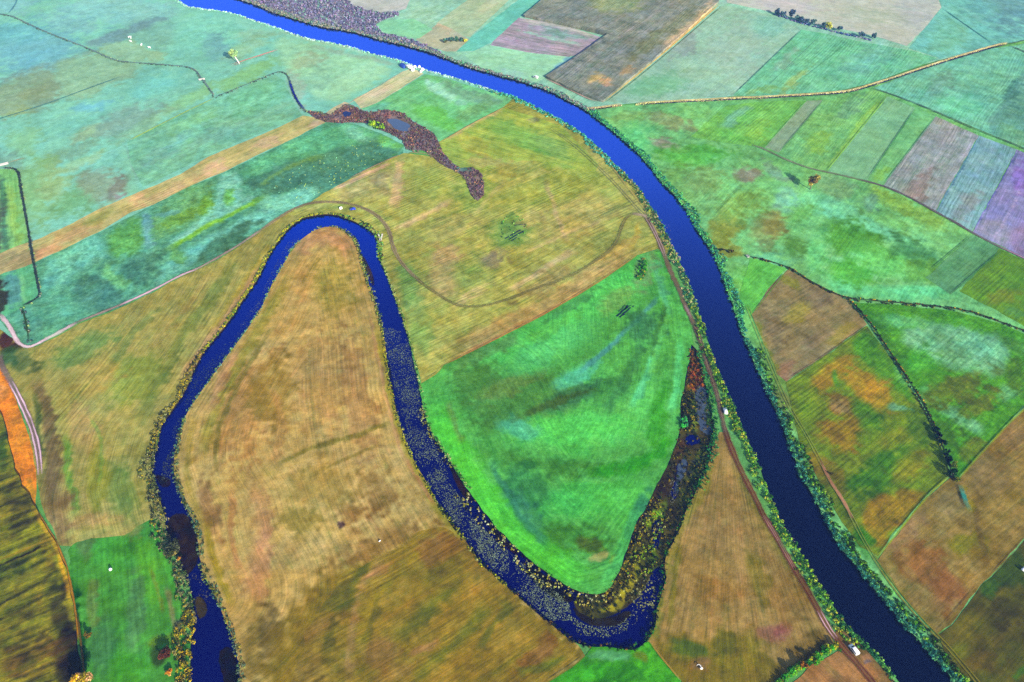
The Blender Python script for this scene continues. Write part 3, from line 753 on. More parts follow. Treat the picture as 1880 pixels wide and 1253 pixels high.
L([(1215, 540), (1150, 610), (1060, 690)], 9, (58, 152, 148), .8); L([(1222, 590), (1190, 680), (1160, 750)], 14, (76, 206, 138), .75); L([(1196, 590), (1150, 690), (1110, 760)], 18, (58, 134, 84), .65, .7); L([(1250, 620), (1242, 700), (1232, 770)], 14, (78, 212, 118), .8); E(1180, 600, 30, 30, 0, (56, 130, 92)); E(1210, 610, 8, 50, 15, (60, 130, 70)); L([(1232, 560), (1205, 640), (1190, 700)], 8, (84, 200, 90), .7); E(1208, 770, 16, 60, 10, (44, 164, 46)); E(1140, 546, 44, 16, -30, (112, 176, 94)); L([(1200, 470), (1210, 520), (1235, 580)], 14, (70, 172, 128), .6); E(1182, 496, 16, 30, 20, (124, 164, 110), .7); E(1050, 560, 50, 9, -30, (70, 150, 86), .7); E(1000, 610, 60, 9, -28, (92, 200, 86), .6)
# brown wedge between old arm and river
F('stubble_field', [(1322, 796), (1334, 796), (1346, 840), (1375, 898), (1402, 950), (1422, 982), (1445, 1022), (1486, 1090), (1504, 1122), (1522, 1155), (1532, 1182), (1490, 1206), (1440, 1244), (1420, 1262), (1400, 1440), (1275, 1440), (1250, 1253), (1206, 1200), (1186, 1180), (1196, 1157), (1204, 1112), (1218, 1066), (1218, 1040), (1220, 1015), (1233, 995), (1258, 937), (1290, 873), (1300, 848), (1310, 815)],
  (152, 122, 70), ('f', 1332, 740), (.24, .2, 0), .12)
P([(1203, 1195), (1240, 1160), (1300, 1172), (1340, 1180), (1390, 1150), (1430, 1240), (1400, 1440), (1240, 1440)], (112, 104, 34), .8, 14); E(1270, 1192, 40, 16, 10, (76, 108, 44)); E(1288, 1216, 22, 12, -20, (140, 104, 72)); E(1330, 1180, 20, 30, 0, (96, 100, 34)); E(1420, 1162, 30, 16, 0, (160, 96, 84)); E(1428, 1160, 10, 8, 0, (158, 90, 96), .5); L([(1312, 830), (1298, 872), (1262, 950), (1230, 1020), (1222, 1080)], 16, (146, 140, 58), .75); E(1335, 880, 26, 50, 0, (166, 132, 76)); L([(1352, 850), (1400, 940), (1450, 1030), (1510, 1125)], 30, (130, 122, 56), .75); E(1330, 980, 44, 30, 0, (142, 114, 72)); E(1440, 1100, 44, 40, 30, (140, 106, 60)); L([(1215, 1090), (1206, 1150), (1196, 1180)], 16, (110, 128, 56), .7); E(1310, 1080, 60, 20, 0, (148, 112, 62)); E(1490, 1180, 30, 20, -30, (112, 92, 54)); L([(1250, 990), (1236, 1080), (1230, 1160)], 10, (120, 120, 52), .6); E(1390, 1060, 16, 50, -24, (128, 120, 50), .6); L([(1440, 1236), (1480, 1206), (1520, 1180)], 12, (90, 74, 50), .7)
F('stubble_field', [(1446, 1262), (1490, 1222), (1536, 1196), (1552, 1200), (1590, 1240), (1640, 1310), (1700, 1440), (1420, 1440)], (166, 112, 70), ('d', 1540, 1200, 1600, 1260), (.2, .2, 0), .12)
E(1545, 1245, 20, 14, 0, (138, 96, 66)); L([(1560, 1205), (1600, 1255)], 10, (196, 124, 84), .7)
F('riverside_grass', [(1532, 1160), (1545, 1150), (1585, 1190), (1640, 1250), (1790, 1420), (1700, 1440), (1610, 1270), (1560, 1215), (1536, 1190)], (128, 98, 62), ('d', 1540, 1180, 1600, 1250), (.2, .25, 0), .16)
E(1592, 1206, 10, 8, 0, (170, 112, 80)); E(1600, 1232, 26, 12, 45, (152, 98, 62)); E(1594, 1215, 6, 4, 0, (110, 100, 110))
F('meadow', [(950, 1440), (1004, 1256), (1048, 1227), (1074, 1208), (1088, 1186), (1142, 1190), (1192, 1180), (1207, 1198), (1250, 1253), (1275, 1440)], (58, 158, 46), ('d', 1000, 1250, 1150, 1190), (.1, .26, .4), .15)
E(1120, 1206, 34, 10, 0, (84, 182, 122)); E(1150, 1240, 60, 18, 0, (46, 140, 36)); E(1180, 1206, 16, 10, 0, (110, 140, 40)); E(1080, 1240, 50, 12, -15, (60, 180, 56))
# ---------------- east bank
DE = ('d', 1345, 175, 1470, 62)
F('pasture', [(1078, 206), (1150, 194), (1400, 183), (1560, 168), (1700, 120), (1860, 82), (2200, -20), (2200, 1460), (1880, 1440), (1745, 1250), (1628, 1112), (1500, 932), (1420, 744), (1364, 622), (1312, 476), (1258, 389), (1205, 325), (1119, 240)],
  (98, 186, 108), ('d', 1300, 460, 1420, 330), (.14, .18, .2), .15)
E(1165, 262, 34, 34, 45, (84, 206, 122)); E(1232, 226, 50, 13, 14, (142, 166, 120)); E(1226, 268, 36, 9, 18, (156, 148, 138)); E(1150, 215, 34, 9, -4, (132, 192, 112)); E(1275, 286, 60, 20, 0, (84, 192, 80)); E(1250, 340, 40, 34, 0, (112, 180, 98)); E(1330, 418, 28, 52, 20, (152, 158, 68)); E(1290, 365, 44, 24, 40, (108, 186, 108)); E(1372, 320, 26, 13, 0, (152, 140, 128)); E(1402, 428, 26, 30, 0, (130, 150, 92)); E(1300, 330, 40, 24, 0, (130, 184, 108)); E(1420, 415, 20, 26, 0, (142, 146, 92)); E(1360, 380, 40, 26, -20, (118, 180, 96)); E(1345, 460, 26, 12, 10, (140, 160, 78))
P([(1470, 345), (1540, 360), (1600, 384), (1702, 440), (1690, 458), (1580, 432), (1520, 400), (1470, 420)], (104, 210, 152), .85, 9); E(1446, 368, 28, 20, -30, (112, 202, 168)); E(1565, 442, 60, 30, 20, (74, 158, 58)); E(1620, 480, 70, 26, 14, (88, 200, 92)); L([(1500, 500), (1560, 534), (1640, 542), (1770, 536)], 24, (88, 212, 132), .85); E(1500, 470, 20, 36, 10, (96, 212, 118)); E(1680, 462, 50, 22, 22, (70, 146, 92)); L([(1585, 345), (1660, 380), (1750, 420)], 30, (130, 182, 80), .8); E(1462, 455, 22, 16, 0, (84, 150, 74)); E(1415, 478, 34, 10, 10, (92, 196, 140)); E(1560, 500, 40, 22, 10, (80, 196, 76)); E(1700, 500, 40, 20, 0, (90, 170, 84)); E(1490, 410, 30, 30, 0, (98, 196, 112)); E(1640, 412, 60, 12, 24, (104, 180, 100)); E(1470, 395, 20, 10, -30, (110, 196, 108))
P([(1490, 316), (1580, 334), (1556, 372), (1500, 352)], (112, 180, 122), .85, 5); E(1600, 372, 16, 12, -40, (86, 158, 128)); E(1425, 318, 30, 10, 35, (112, 162, 150), .6)
L([(1340, 480), (1370, 570), (1400, 640)], 26, (100, 186, 92), .7); L([(1385, 600), (1410, 660), (1440, 720), (1480, 800), (1530, 900), (1600, 1010), (1700, 1130), (1790, 1240)], 26, (104, 140, 64), .75); E(1380, 520, 30, 20, 30, (90, 190, 84)); E(1430, 740, 16, 30, -25, (120, 140, 86)); E(1660, 1190, 20, 12, 40, (90, 104, 50)); L([(1560, 980), (1580, 1010), (1600, 1030)], 20, (56, 150, 66), .8); L([(1700, 1160), (1760, 1230)], 16, (128, 124, 64), .7)
# strips between the drain and the curved track
F('strip_field', [(1268, 252), (1330, 196), (1400, 187), (1482, 186), (1405, 272), (1380, 270), (1320, 262)], (98, 188, 84), ('d', 1310, 262, 1400, 187), (.24, .16, .1), .12)
E(1350, 215, 30, 9, -35, (90, 180, 140)); E(1390, 240, 30, 16, -40, (120, 196, 76)); E(1340, 250, 30, 10, 10, (88, 190, 78))
F('strip_field', [(1482, 186), (1510, 185), (1430, 281), (1404, 272)], (122, 164, 126), ('d', 1415, 275, 1496, 186), (.14, .14, 0), .08)
F('strip_field', [(1511, 185), (1560, 178), (1604, 166), (1628, 178), (1560, 262), (1516, 318), (1484, 310), (1430, 282)], (92, 180, 92), ('d', 1470, 300, 1570, 178), (.26, .2, .15), .12)
E(1502, 262, 26, 18, -30, (128, 196, 76)); L([(1618, 182), (1575, 240), (1520, 312)], 14, (128, 190, 76), .8); E(1460, 280, 24, 12, -30, (90, 186, 110)); E(1560, 200, 30, 14, -40, (88, 170, 120))
F('strip_field', [(1629, 178), (1680, 200), (1592, 332), (1560, 326), (1517, 318)], (106, 184, 130), ('d', 1540, 320, 1650, 188), (.12, .12, 0), .08)
F('strip_field', [(1681, 200), (1717, 215), (1620, 342), (1593, 332)], (94, 188, 112), ('d', 1605, 335, 1700, 208), (.14, .12, 0), .1)
E(1615, 322, 16, 10, -50, (124, 200, 84))
F('ploughed_field', [(1718, 215), (1796, 250), (1716, 390), (1668, 362), (1621, 342)], (136, 154, 158), ('d', 1668, 362, 1756, 232), (.3, .14, 0), .1)
E(1682, 350, 40, 18, -52, (142, 124, 126)); E(1740, 250, 24, 16, -50, (146, 158, 168)); E(1640, 340, 20, 12, 0, (126, 156, 150)); E(1725, 222, 10, 6, 20, (150, 150, 140))
F('ploughed_field', [(1797, 250), (1866, 276), (1784, 427), (1717, 390)], (108, 168, 178), ('d', 1750, 408, 1830, 262), (.28, .12, 0), .1)
E(1770, 390, 36, 18, -58, (128, 150, 160)); E(1800, 310, 20, 30, 30, (116, 176, 190)); L([(1719, 388), (1797, 252)], 4, (70, 120, 160), .7)
F('ploughed_field', [(1867, 276), (1990, 330), (2000, 530), (1880, 474), (1785, 428)], (140, 138, 196), ('d', 1785, 428, 1866, 276), (.24, .12, 0), .1)
E(1830, 430, 40, 24, 20, (142, 152, 186)); E(1875, 440, 20, 30, 0, (150, 130, 180)); L([(1786, 426), (1866, 278)], 4, (80, 96, 180), .7); L([(1824, 445), (1880, 340)], 3, (180, 170, 220), .7); E(1878, 330, 20, 30, 0, (150, 118, 214))
# north-eastern parcels beyond the drain
F('meadow', [(1604, 163), (1700, 124), (1820, 90), (1860, 86), (2200, 0), (2200, 420), (1990, 328), (1882, 275), (1800, 240), (1717, 206), (1650, 180)], (86, 186, 152), ('d', 1760, 240, 1850, 110), (.2, .16, .12), .12)
P([(1885, 120), (1850, 182), (1800, 236), (1882, 270), (2000, 325), (2200, 415), (2200, 40)], (62, 140, 126), .85, 5); E(1728, 158, 26, 22, -40, (84, 160, 138)); E(1762, 196, 44, 18, 10, (86, 212, 162)); E(1860, 250, 30, 16, 25, (90, 176, 120)); E(1670, 160, 30, 16, -20, (92, 192, 150)); E(1800, 120, 40, 16, -10, (92, 190, 158)); E(1860, 170, 14, 30, 30, (52, 124, 124))
F('meadow', [(1785, 432), (1834, 457), (1800, 500), (1745, 542), (1700, 512)], (74, 154, 102), ('d', 1720, 520, 1800, 440), (.2, .16, .1), .1)
F('meadow', [(1835, 458), (1880, 479), (2000, 535), (2000, 640), (1880, 600), (1830, 572), (1760, 536)], (94, 150, 56), ('d', 1790, 540, 1860, 470), (.24, .16, .05), .1)
E(1838, 546, 24, 14, 0, (130, 152, 50)); E(1862, 512, 20, 20, 0, (84, 146, 60)); E(1870, 580, 30, 8, 20, (80, 146, 90))
# parcels along the east bank, further south
F('meadow', [(1376, 476), (1400, 480), (1444, 494), (1410, 530), (1378, 580), (1356, 548)], (88, 190, 84), ('d', 1370, 570, 1440, 500), (.16, .16, .1), .12)
F('stubble_field', [(1446, 496), (1482, 515), (1520, 536), (1558, 553), (1592, 598), (1520, 650), (1442, 702), (1428, 690), (1402, 630), (1380, 580), (1410, 532)], (138, 124, 88), ('d', 1440, 700, 1560, 620), (.16, .2, 0), .14)
E(1470, 570, 40, 14, -30, (150, 144, 66)); E(1505, 548, 30, 20, 20, (124, 110, 90)); E(1446, 684, 22, 16, -30, (152, 110, 92)); E(1545, 615, 30, 14, -35, (146, 136, 64)); E(1450, 520, 20, 8, 30, (148, 152, 74)); L([(1385, 585), (1405, 640), (1430, 690)], 12, (132, 150, 66), .7); E(1500, 620, 40, 10, -32, (146, 126, 96)); E(1420, 600, 16, 40, -20, (120, 108, 88), .7)
F('crop_field', [(1442, 703), (1520, 652), (1592, 600), (1622, 642), (1662, 702), (1702, 762), (1734, 836), (1744, 872), (1700, 912), (1636, 985), (1612, 1022), (1580, 1006), (1545, 960), (1505, 890), (1468, 815)], (102, 132, 38), ('d', 1500, 720, 1570, 668), (.34, .26, .2), .16)
P([(1560, 636), (1592, 602), (1640, 668), (1690, 745), (1660, 730), (1600, 680)], (68, 142, 60), .85, 7); P([(1480, 700), (1555, 645), (1572, 680), (1510, 722)], (146, 128, 36), .85, 7); E(1532, 690, 50, 16, -36, (152, 122, 36)); E(1596, 716, 56, 26, 34, (176, 132, 26)); E(1540, 746, 26, 19, 35, (134, 108, 76), .9); E(1545, 800, 46, 28, 15, (156, 116, 22)); E(1480, 745, 20, 26, 0, (110, 150, 50)); E(1535, 700, 6, 14, -20, (66, 140, 66)); E(1595, 770, 36, 16, 40, (72, 132, 44)); E(1632, 862, 70, 34, -32, (56, 116, 44)); E(1668, 858, 40, 24, -40, (134, 136, 18)); E(1650, 808, 46, 18, -20, (122, 138, 26)); E(1690, 785, 26, 36, -40, (72, 116, 62)); P([(1575, 965), (1600, 915), (1660, 895), (1702, 908), (1640, 975), (1612, 1018)], (146, 112, 26), .85, 7); E(1585, 985, 16, 20, -40, (60, 140, 52)); E(1648, 750, 20, 9, 10, (84, 164, 128)); E(1500, 850, 20, 30, -25, (140, 120, 46)); E(1535, 880, 14, 30, -20, (122, 118, 52)); E(1580, 880, 30, 16, -30, (62, 124, 54)); E(1590, 800, 20, 16, -30, (96, 140, 36)); E(1660, 690, 16, 30, -35, (80, 176, 96), .7)
F('wet_meadow', [(1562, 556), (1650, 561), (1750, 573), (1830, 593), (1900, 622), (2200, 720), (2200, 480), (2210, 560), (1880, 746), (1802, 830), (1757, 882), (1740, 846), (1706, 762), (1660, 690), (1602, 600)], (72, 150, 60), ('d', 1700, 800, 1800, 706), (.22, .2, .5), .16)
P([(1640, 612), (1720, 592), (1800, 604), (1862, 640), (1840, 700), (1770, 684), (1700, 664)], (108, 192, 150), .8, 12); L([(1688, 712), (1730, 750), (1786, 786), (1812, 802)], 24, (94, 178, 122), .85); E(1852, 718, 26, 16, -10, (92, 176, 112)); E(1690, 662, 28, 24, 0, (78, 182, 74)); E(1752, 716, 60, 26, -20, (100, 116, 40)); E(1800, 742, 40, 16, -35, (110, 130, 36)); E(1615, 592, 30, 14, 20, (58, 128, 74)); E(1660, 592, 40, 12, 8, (90, 190, 116)); E(1785, 830, 24, 18, -35, (104, 122, 32)); E(1640, 650, 14, 40, -35, (70, 140, 66)); E(1865, 690, 20, 30, 0, (80, 130, 50)); E(1740, 800, 20, 30, -30, (64, 112, 50)); E(1880, 640, 40, 16, 20, (80, 150, 80)); E(1720, 700, 14, 12, 0, (80, 150, 60))
F('stubble_field', [(1746, 876), (1758, 884), (1803, 833), (1880, 750), (2210, 550), (2210, 870), (1880, 990), (1818, 1060), (1804, 1068), (1745, 1148), (1720, 1164), (1662, 1102), (1612, 1030), (1640, 990), (1702, 914)], (134, 114, 66), ('d', 1640, 1010, 1800, 880), (.2, .2, 0), .14)
E(1702, 1040, 66, 34, 36, (142, 90, 58)); E(1742, 1086, 32, 40, 20, (142, 90, 62)); E(1772, 1004, 30, 24, 0, (126, 128, 50)); L([(1788, 920), (1796, 990), (1814, 1050)], 10, (112, 94, 64), .8); L([(1614, 1032), (1662, 1106), (1720, 1162)], 22, (128, 118, 64), .8); E(1664, 976, 40, 22, -42, (148, 118, 84)); E(1745, 930, 30, 24, -30, (140, 124, 80)); E(1820, 880, 34, 40, -40, (130, 112, 76)); E(1860, 800, 30, 30, -40, (140, 112, 78)); E(1840, 940, 40, 26, -40, (140, 122, 68)); E(1680, 1110, 24, 20, 30, (126, 104, 62)); E(1780, 1040, 16, 30, 20, (136, 112, 60)); L([(1765, 890), (1772, 920), (1785, 945)], 16, (142, 136, 40), .7)
F('stubble_field', [(1820, 1062), (1882, 992), (2210, 820), (2210, 1460), (1890, 1440), (1790, 1290), (1740, 1220), (1722, 1168), (1748, 1150), (1806, 1070)], (88, 90, 48), ('d', 1740, 1170, 1880, 1040), (.2, .2, 0), .14)
E(1850, 1040, 34, 40, -40, (60, 94, 62)); E(1842, 1122, 40, 30, -40, (76, 80, 44)); E(1770, 1160, 44, 26, -40, (108, 104, 44)); E(1815, 1080, 16, 16, 0, (58, 104, 46)); E(1800, 1220, 40, 20, 0, (104, 88, 52)); L([(1860, 1253), (1900, 1215)], 16, (60, 104, 36), .8); E(1760, 1200, 16, 20, 40, (110, 118, 46))
# ---------------- north bank
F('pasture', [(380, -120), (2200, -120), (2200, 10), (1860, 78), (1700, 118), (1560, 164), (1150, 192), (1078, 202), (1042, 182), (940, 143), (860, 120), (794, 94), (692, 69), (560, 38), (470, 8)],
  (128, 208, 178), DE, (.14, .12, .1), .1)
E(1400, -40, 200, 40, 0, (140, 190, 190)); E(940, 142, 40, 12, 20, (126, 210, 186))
P([(733, 22), (830, -50), (900, -50), (800, 45), (770, 45)], (138, 204, 172), .9, 5)
F('stubble_field', [(622, -60), (780, -60), (745, 18), (730, 22), (690, 26), (640, 16), (626, 5)], (190, 196, 194), DE, (.08, .12, 0), .06)
F('strip_field', [(800, 44), (890, -22), (985, -60), (1000, -60), (862, 70), (830, 62)], (178, 202, 162), DE, (.14, .1, 0), .08)
E(900, 10, 30, 9, -35, (200, 205, 165))
F('strip_field', [(838, 96), (862, 72), (980, -22), (1020, -60), (1040, -60), (1000, 2), (950, 36), (905, 78), (870, 95)], (78, 202, 180), DE, (.14, .1, .1), .08)
F('stubble_field', [(764, 74), (805, 44), (832, 56), (862, 74), (838, 96), (818, 96), (780, 84)], (192, 190, 164), DE, (.1, .12, 0), .08)
E(812, 50, 14, 6, 30, (226, 190, 160))
F('meadow', [(688, 46), (710, 38), (760, 36), (795, 55), (770, 72), (740, 68), (698, 60)], (122, 224, 168), DE, (.08, .12, .1), .08)
F('ploughed_field', [(905, 78), (952, 34), (1030, 46), (1104, 70), (1072, 100), (1044, 106), (970, 98), (900, 86)], (156, 142, 168), ('d', 905, 78, 1044, 104), (.4, .1, 0), .08)
P([(960, 44), (1000, 48), (1085, 72), (1060, 76), (1000, 68)], (110, 176, 168), .8, 4); L([(950, 38), (1030, 48), (1100, 70)], 8, (190, 200, 190), .8); L([(940, 52), (1000, 70), (1070, 84)], 5, (140, 210, 190), .8); E(990, 54, 24, 4, 14, (196, 160, 200), .7); E(1020, 62, 24, 5, 14, (96, 146, 130), .7)
F('meadow', [(852, 102), (900, 84), (970, 98), (1042, 106), (1060, 108), (1000, 146), (984, 152), (930, 139), (880, 124)], (140, 222, 176), ('d', 905, 78, 1044, 104), (.1, .1, .1), .08)
L([(1102, 72), (1060, 106), (1000, 147)], 14, (88, 170, 206), .9); E(945, 138, 26, 5, 12, (140, 205, 200))
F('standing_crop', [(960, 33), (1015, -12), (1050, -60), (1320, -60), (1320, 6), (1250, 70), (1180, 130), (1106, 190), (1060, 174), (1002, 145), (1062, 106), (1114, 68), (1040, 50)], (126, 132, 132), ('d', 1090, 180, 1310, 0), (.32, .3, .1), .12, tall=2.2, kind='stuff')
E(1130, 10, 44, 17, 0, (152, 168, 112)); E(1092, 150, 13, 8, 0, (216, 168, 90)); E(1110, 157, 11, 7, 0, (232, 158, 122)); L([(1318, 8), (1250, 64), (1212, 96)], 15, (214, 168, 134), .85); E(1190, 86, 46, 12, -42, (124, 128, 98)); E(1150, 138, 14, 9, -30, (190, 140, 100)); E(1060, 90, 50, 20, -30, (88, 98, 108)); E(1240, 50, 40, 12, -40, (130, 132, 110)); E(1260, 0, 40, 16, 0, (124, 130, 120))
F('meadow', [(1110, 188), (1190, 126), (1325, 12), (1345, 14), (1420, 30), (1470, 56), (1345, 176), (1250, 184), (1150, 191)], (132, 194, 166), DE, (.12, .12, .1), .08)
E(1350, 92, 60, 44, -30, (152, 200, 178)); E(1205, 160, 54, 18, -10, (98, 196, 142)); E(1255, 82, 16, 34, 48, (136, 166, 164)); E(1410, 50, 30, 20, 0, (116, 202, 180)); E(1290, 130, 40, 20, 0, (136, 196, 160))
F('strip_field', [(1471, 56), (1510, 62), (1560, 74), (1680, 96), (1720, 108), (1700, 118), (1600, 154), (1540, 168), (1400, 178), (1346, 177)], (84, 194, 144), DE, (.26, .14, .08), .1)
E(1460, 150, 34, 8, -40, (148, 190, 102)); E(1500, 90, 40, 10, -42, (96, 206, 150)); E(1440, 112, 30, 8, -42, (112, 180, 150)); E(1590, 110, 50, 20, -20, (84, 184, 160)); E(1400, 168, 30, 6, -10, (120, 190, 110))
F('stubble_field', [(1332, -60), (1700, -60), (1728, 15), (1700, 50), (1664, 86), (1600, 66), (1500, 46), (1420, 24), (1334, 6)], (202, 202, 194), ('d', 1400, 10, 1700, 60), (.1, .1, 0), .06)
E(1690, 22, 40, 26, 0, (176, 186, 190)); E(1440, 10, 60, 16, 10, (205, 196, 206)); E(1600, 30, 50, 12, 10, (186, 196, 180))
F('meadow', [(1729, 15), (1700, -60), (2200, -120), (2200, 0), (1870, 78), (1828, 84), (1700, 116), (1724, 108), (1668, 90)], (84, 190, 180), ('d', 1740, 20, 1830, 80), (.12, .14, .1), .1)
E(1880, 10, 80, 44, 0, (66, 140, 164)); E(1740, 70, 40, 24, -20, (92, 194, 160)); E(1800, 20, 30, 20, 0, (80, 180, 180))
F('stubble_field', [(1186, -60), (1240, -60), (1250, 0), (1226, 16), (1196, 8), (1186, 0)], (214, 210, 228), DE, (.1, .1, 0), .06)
# reed ground
REEDS_N = [(470, 8), (430, -8), (420, -80), (640, -60), (630, 4), (690, 26), (730, 23), (732, 30), (702, 38), (688, 48), (700, 62), (742, 70), (790, 88), (820, 104), (794, 94), (692, 69), (600, 48), (560, 38)]
F('reed_ground', REEDS_N, (124, 124, 160), ('d', 480, 10, 700, 70), (.1, .3, .3), .12)
E(590, 10, 14, 5, 10, (100, 190, 180)); E(570, 2, 20, 6, 0, (130, 190, 200)); L([(500, 20), (600, 46), (700, 68)], 9, (146, 150, 150), .6)
REEDS_M = [(559, 203), (577, 206), (608, 212), (620, 203), (633, 193), (649, 195), (664, 206), (682, 208), (707, 203), (738, 208), (758, 224), (776, 234), (797, 247), (804, 260), (812, 280), (827, 298), (845, 310), (868, 309), (884, 320), (889, 343), (889, 358), (876, 370), (866, 361), (860, 343), (852, 326), (840, 318), (822, 309), (804, 299), (789, 283), (776, 278), (746, 276), (738, 258), (715, 246), (692, 238), (679, 228), (649, 226), (623, 228), (598, 226), (580, 219)]
F('reed_ground', REEDS_M, (112, 96, 108), ('d', 560, 200, 800, 260), (.05, .3, .2), .2)
L([(600, 222), (640, 220), (700, 212), (716, 214)], 6, (190, 110, 100), .7); E(640, 208, 16, 9, 10, (140, 80, 84)); E(715, 216, 10, 6, 0, (180, 100, 110)); L([(804, 262), (812, 284)], 4, (200, 120, 90), .6); E(690, 232, 12, 6, 0, (110, 140, 70)); E(848, 314, 12, 4, 0, (70, 140, 140), .9)

# ------------------------------------------------------------------ build the ground
f0 = dict(name='ground', poly=None, base=(104, 170, 100), flow=('d', 0, 0, 10, -4), par=(.1, .2, .1), var=.12, ops=[])
big = np.array([(-2100, -2100), (2100, -2100), (2100, 2100), (-2100, 2100)], float)
co, tr = tri_area(big, LAT_W[::9])
mesh_np('ground', np.hstack([co, np.full((len(co), 1), .28)]), tr, M_GROUND, {'Col': ('FLOAT_COLOR', paint(f0, co)), 'flow': ('FLOAT_VECTOR', flowof(f0, co)), 'par': ('FLOAT_VECTOR', np.tile(np.array(f0['par']), (len(co), 1)))})['kind'] = 'structure'
for i, f in enumerate(FIELDS):
    build_field(i, f)
ZTOP = 0.3 + 0.006 * len(FIELDS)
WZ = -0.45


def water(name, loop, mat, z):
    lo, hi = loop.min(0), loop.max(0)
    co, tr = tri_area(loop, np.zeros((0, 2)), False)
    o = mesh_np(name, np.hstack([co, np.full((len(co), 1), z)]), tr, mat)
    o['kind'] = 'structure'
    return o


water('river', RIVER_W, M_RIVER, WZ)
water('oxbow_lake', OX_W, M_OXBOW, WZ)


def banks(name, loop, c):
    n = len(loop)
    top = np.hstack([loop, np.full((n, 1), ZTOP - .2)])
    bot = np.hstack([loop, np.full((n, 1), WZ - .6)])
    i = np.arange(n)
    j = (i + 1) % n
    tr = np.vstack([np.stack([i, n + i, j], -1), np.stack([j, n + i, n + j], -1)])
    v = np.vstack([top, bot])
    a = albedo(np.tile(np.array(c, float), (2 * n, 1)), v[:, :2])
    mesh_np(name, v, tr, M_GROUND, {'Col': ('FLOAT_COLOR', a), 'flow': ('FLOAT_VECTOR', v), 'par': ('FLOAT_VECTOR', np.tile(np.array((.0, .3, .3)), (2 * n, 1)))})['kind'] = 'structure'


banks('river_bank', RIVER_W, (58, 62, 44))
banks('lake_bank', OX_W, (58, 56, 34))
RIBZ = [ZTOP + 0.03]


def ribbon(name, pts, wpx, c, alp=.9, two=None, kind='structure', z=None, sm=2, wm=None, jit=.12):
    """a strip lying on the ground along a surveyed line; wm = width in metres"""
    p = dens(smooth(pts, it=sm), 4, False)
    w = un(p)
    t = np.gradient(w, axis=0)
    t /= np.linalg.norm(t, axis=1)[:, None] + 1e-9
    nrm = np.stack([-t[:, 1], t[:, 0]], -1)
    if wm is None:
        dd = np.sqrt(w[:, 0] ** 2 + w[:, 1] ** 2 + CAMH ** 2)
        half = wpx * dd / FPX * .5
    else:
        half = np.full(len(w), wm * .5)
    half = half * (1 + jit * vnoise(w, 6, 71) + jit * vnoise(w, 2, 72))
    offs = [(0, 1)] if not two else [(-two, .28), (two, .28)]
    zz = z if z is not None else RIBZ[0]
    if z is None: RIBZ[0] += 0.008
    V, T, A, Ed, Al = [], [], [], [], []
    for o, s in offs:
        for e in (-1, 0, 1):
            pass
        n0 = sum(len(x) for x in V)
        m = len(w)
        for e in (-1.0, 0.0, 1.0):
            q = w + nrm * (half * (o + e * s))[:, None]
            V.append(np.hstack([q, np.full((m, 1), zz)]))
            A.append(albedo(np.tile(np.array(c, float), (m, 1)) * (1 + .12 * vnoise(q, 9, 73))[:, None], q))
            Ed.append(np.full(m, e))
            fade = np.minimum(1, np.minimum(np.arange(m), np.arange(m)[::-1]) / 4.0)
            Al.append(alp * fade)
        i = np.arange(m - 1)
        for k in (0, 1):
            a, b = n0 + k * m, n0 + (k + 1) * m
            T += [np.stack([a + i, b + i, a + i + 1], -1), np.stack([a + i + 1, b + i, b + i + 1], -1)]
    o = mesh_np(name, np.vstack(V), np.vstack(T), M_RIB, {'Col': ('FLOAT_COLOR', np.vstack(A)), 'edge': ('FLOAT', np.hstack(Ed)), 'alp': ('FLOAT', np.hstack(Al))})
    o['kind'] = kind
    return o


# tracks and roads
T_MAIN = [(0, 578), (15, 596), (25, 614), (34, 632), (51, 640), (66, 635), (84, 625), (102, 616), (143, 593), (166, 584), (217, 564), (281, 535), (332, 507), (362, 496), (398, 476), (434, 455), (459, 438), (480, 424), (498, 411), (516, 399), (536, 387), (562, 376), (592, 372), (623, 373), (649, 377), (674, 386), (694, 398), (710, 416), (717, 433), (721, 453), (729, 472), (746, 495), (776, 523), (802, 541), (827, 557), (848, 565), (878, 565), (917, 557), (950, 545), (978, 533), (1029, 517), (1062, 501), (1093, 481), (1119, 463), (1134, 443), (1141, 418), (1149, 402), (1162, 393), (1178, 394)]
ribbon('track', T_MAIN[3:], 9, (150, 135, 92), .45)
ribbon('track', T_MAIN[:9], 8, (236, 208, 218), .95); ribbon('track', [(84, 625), (102, 616), (120, 606)], 11, (250, 244, 235), .9)
ribbon('track', T_MAIN[8:18], 6, (190, 165, 160), .7); ribbon('track', T_MAIN[10:14], 6, (244, 205, 222), .95)
ribbon('track', T_MAIN[17:33], 9, (160, 146, 112), .5); ribbon('track', T_MAIN[17:33], 8, (190, 166, 140), .5, .55)
ribbon('track', T_MAIN[31:], 7, (110, 136, 84), .42, .6)
T_RIV = [(1010, 236), (1060, 272), (1098, 308), (1124, 333), (1149, 361), (1170, 385), (1185, 398), (1198, 420), (1210, 445), (1221, 473), (1233, 506), (1246, 530), (1256, 560), (1269, 586), (1282, 616), (1284, 622), (1295, 661), (1305, 691), (1318, 730), (1325, 765), (1331, 793), (1346, 834), (1359, 862), (1374, 893), (1389, 921), (1400, 946), (1420, 979), (1443, 1020), (1459, 1048), (1484, 1089), (1502, 1122), (1520, 1155), (1535, 1175), (1548, 1193), (1573, 1219), (1600, 1253), (1660, 1330)]
ribbon('track', T_RIV[:8], 8, (120, 122, 104), .6, .6); ribbon('track', T_RIV[6:22], 12, (130, 112, 100), .85); ribbon('track', T_RIV[6:10], 7, (214, 182, 190), .7, .6); ribbon('track', T_RIV[12:14], 5, (206, 170, 180), .8)
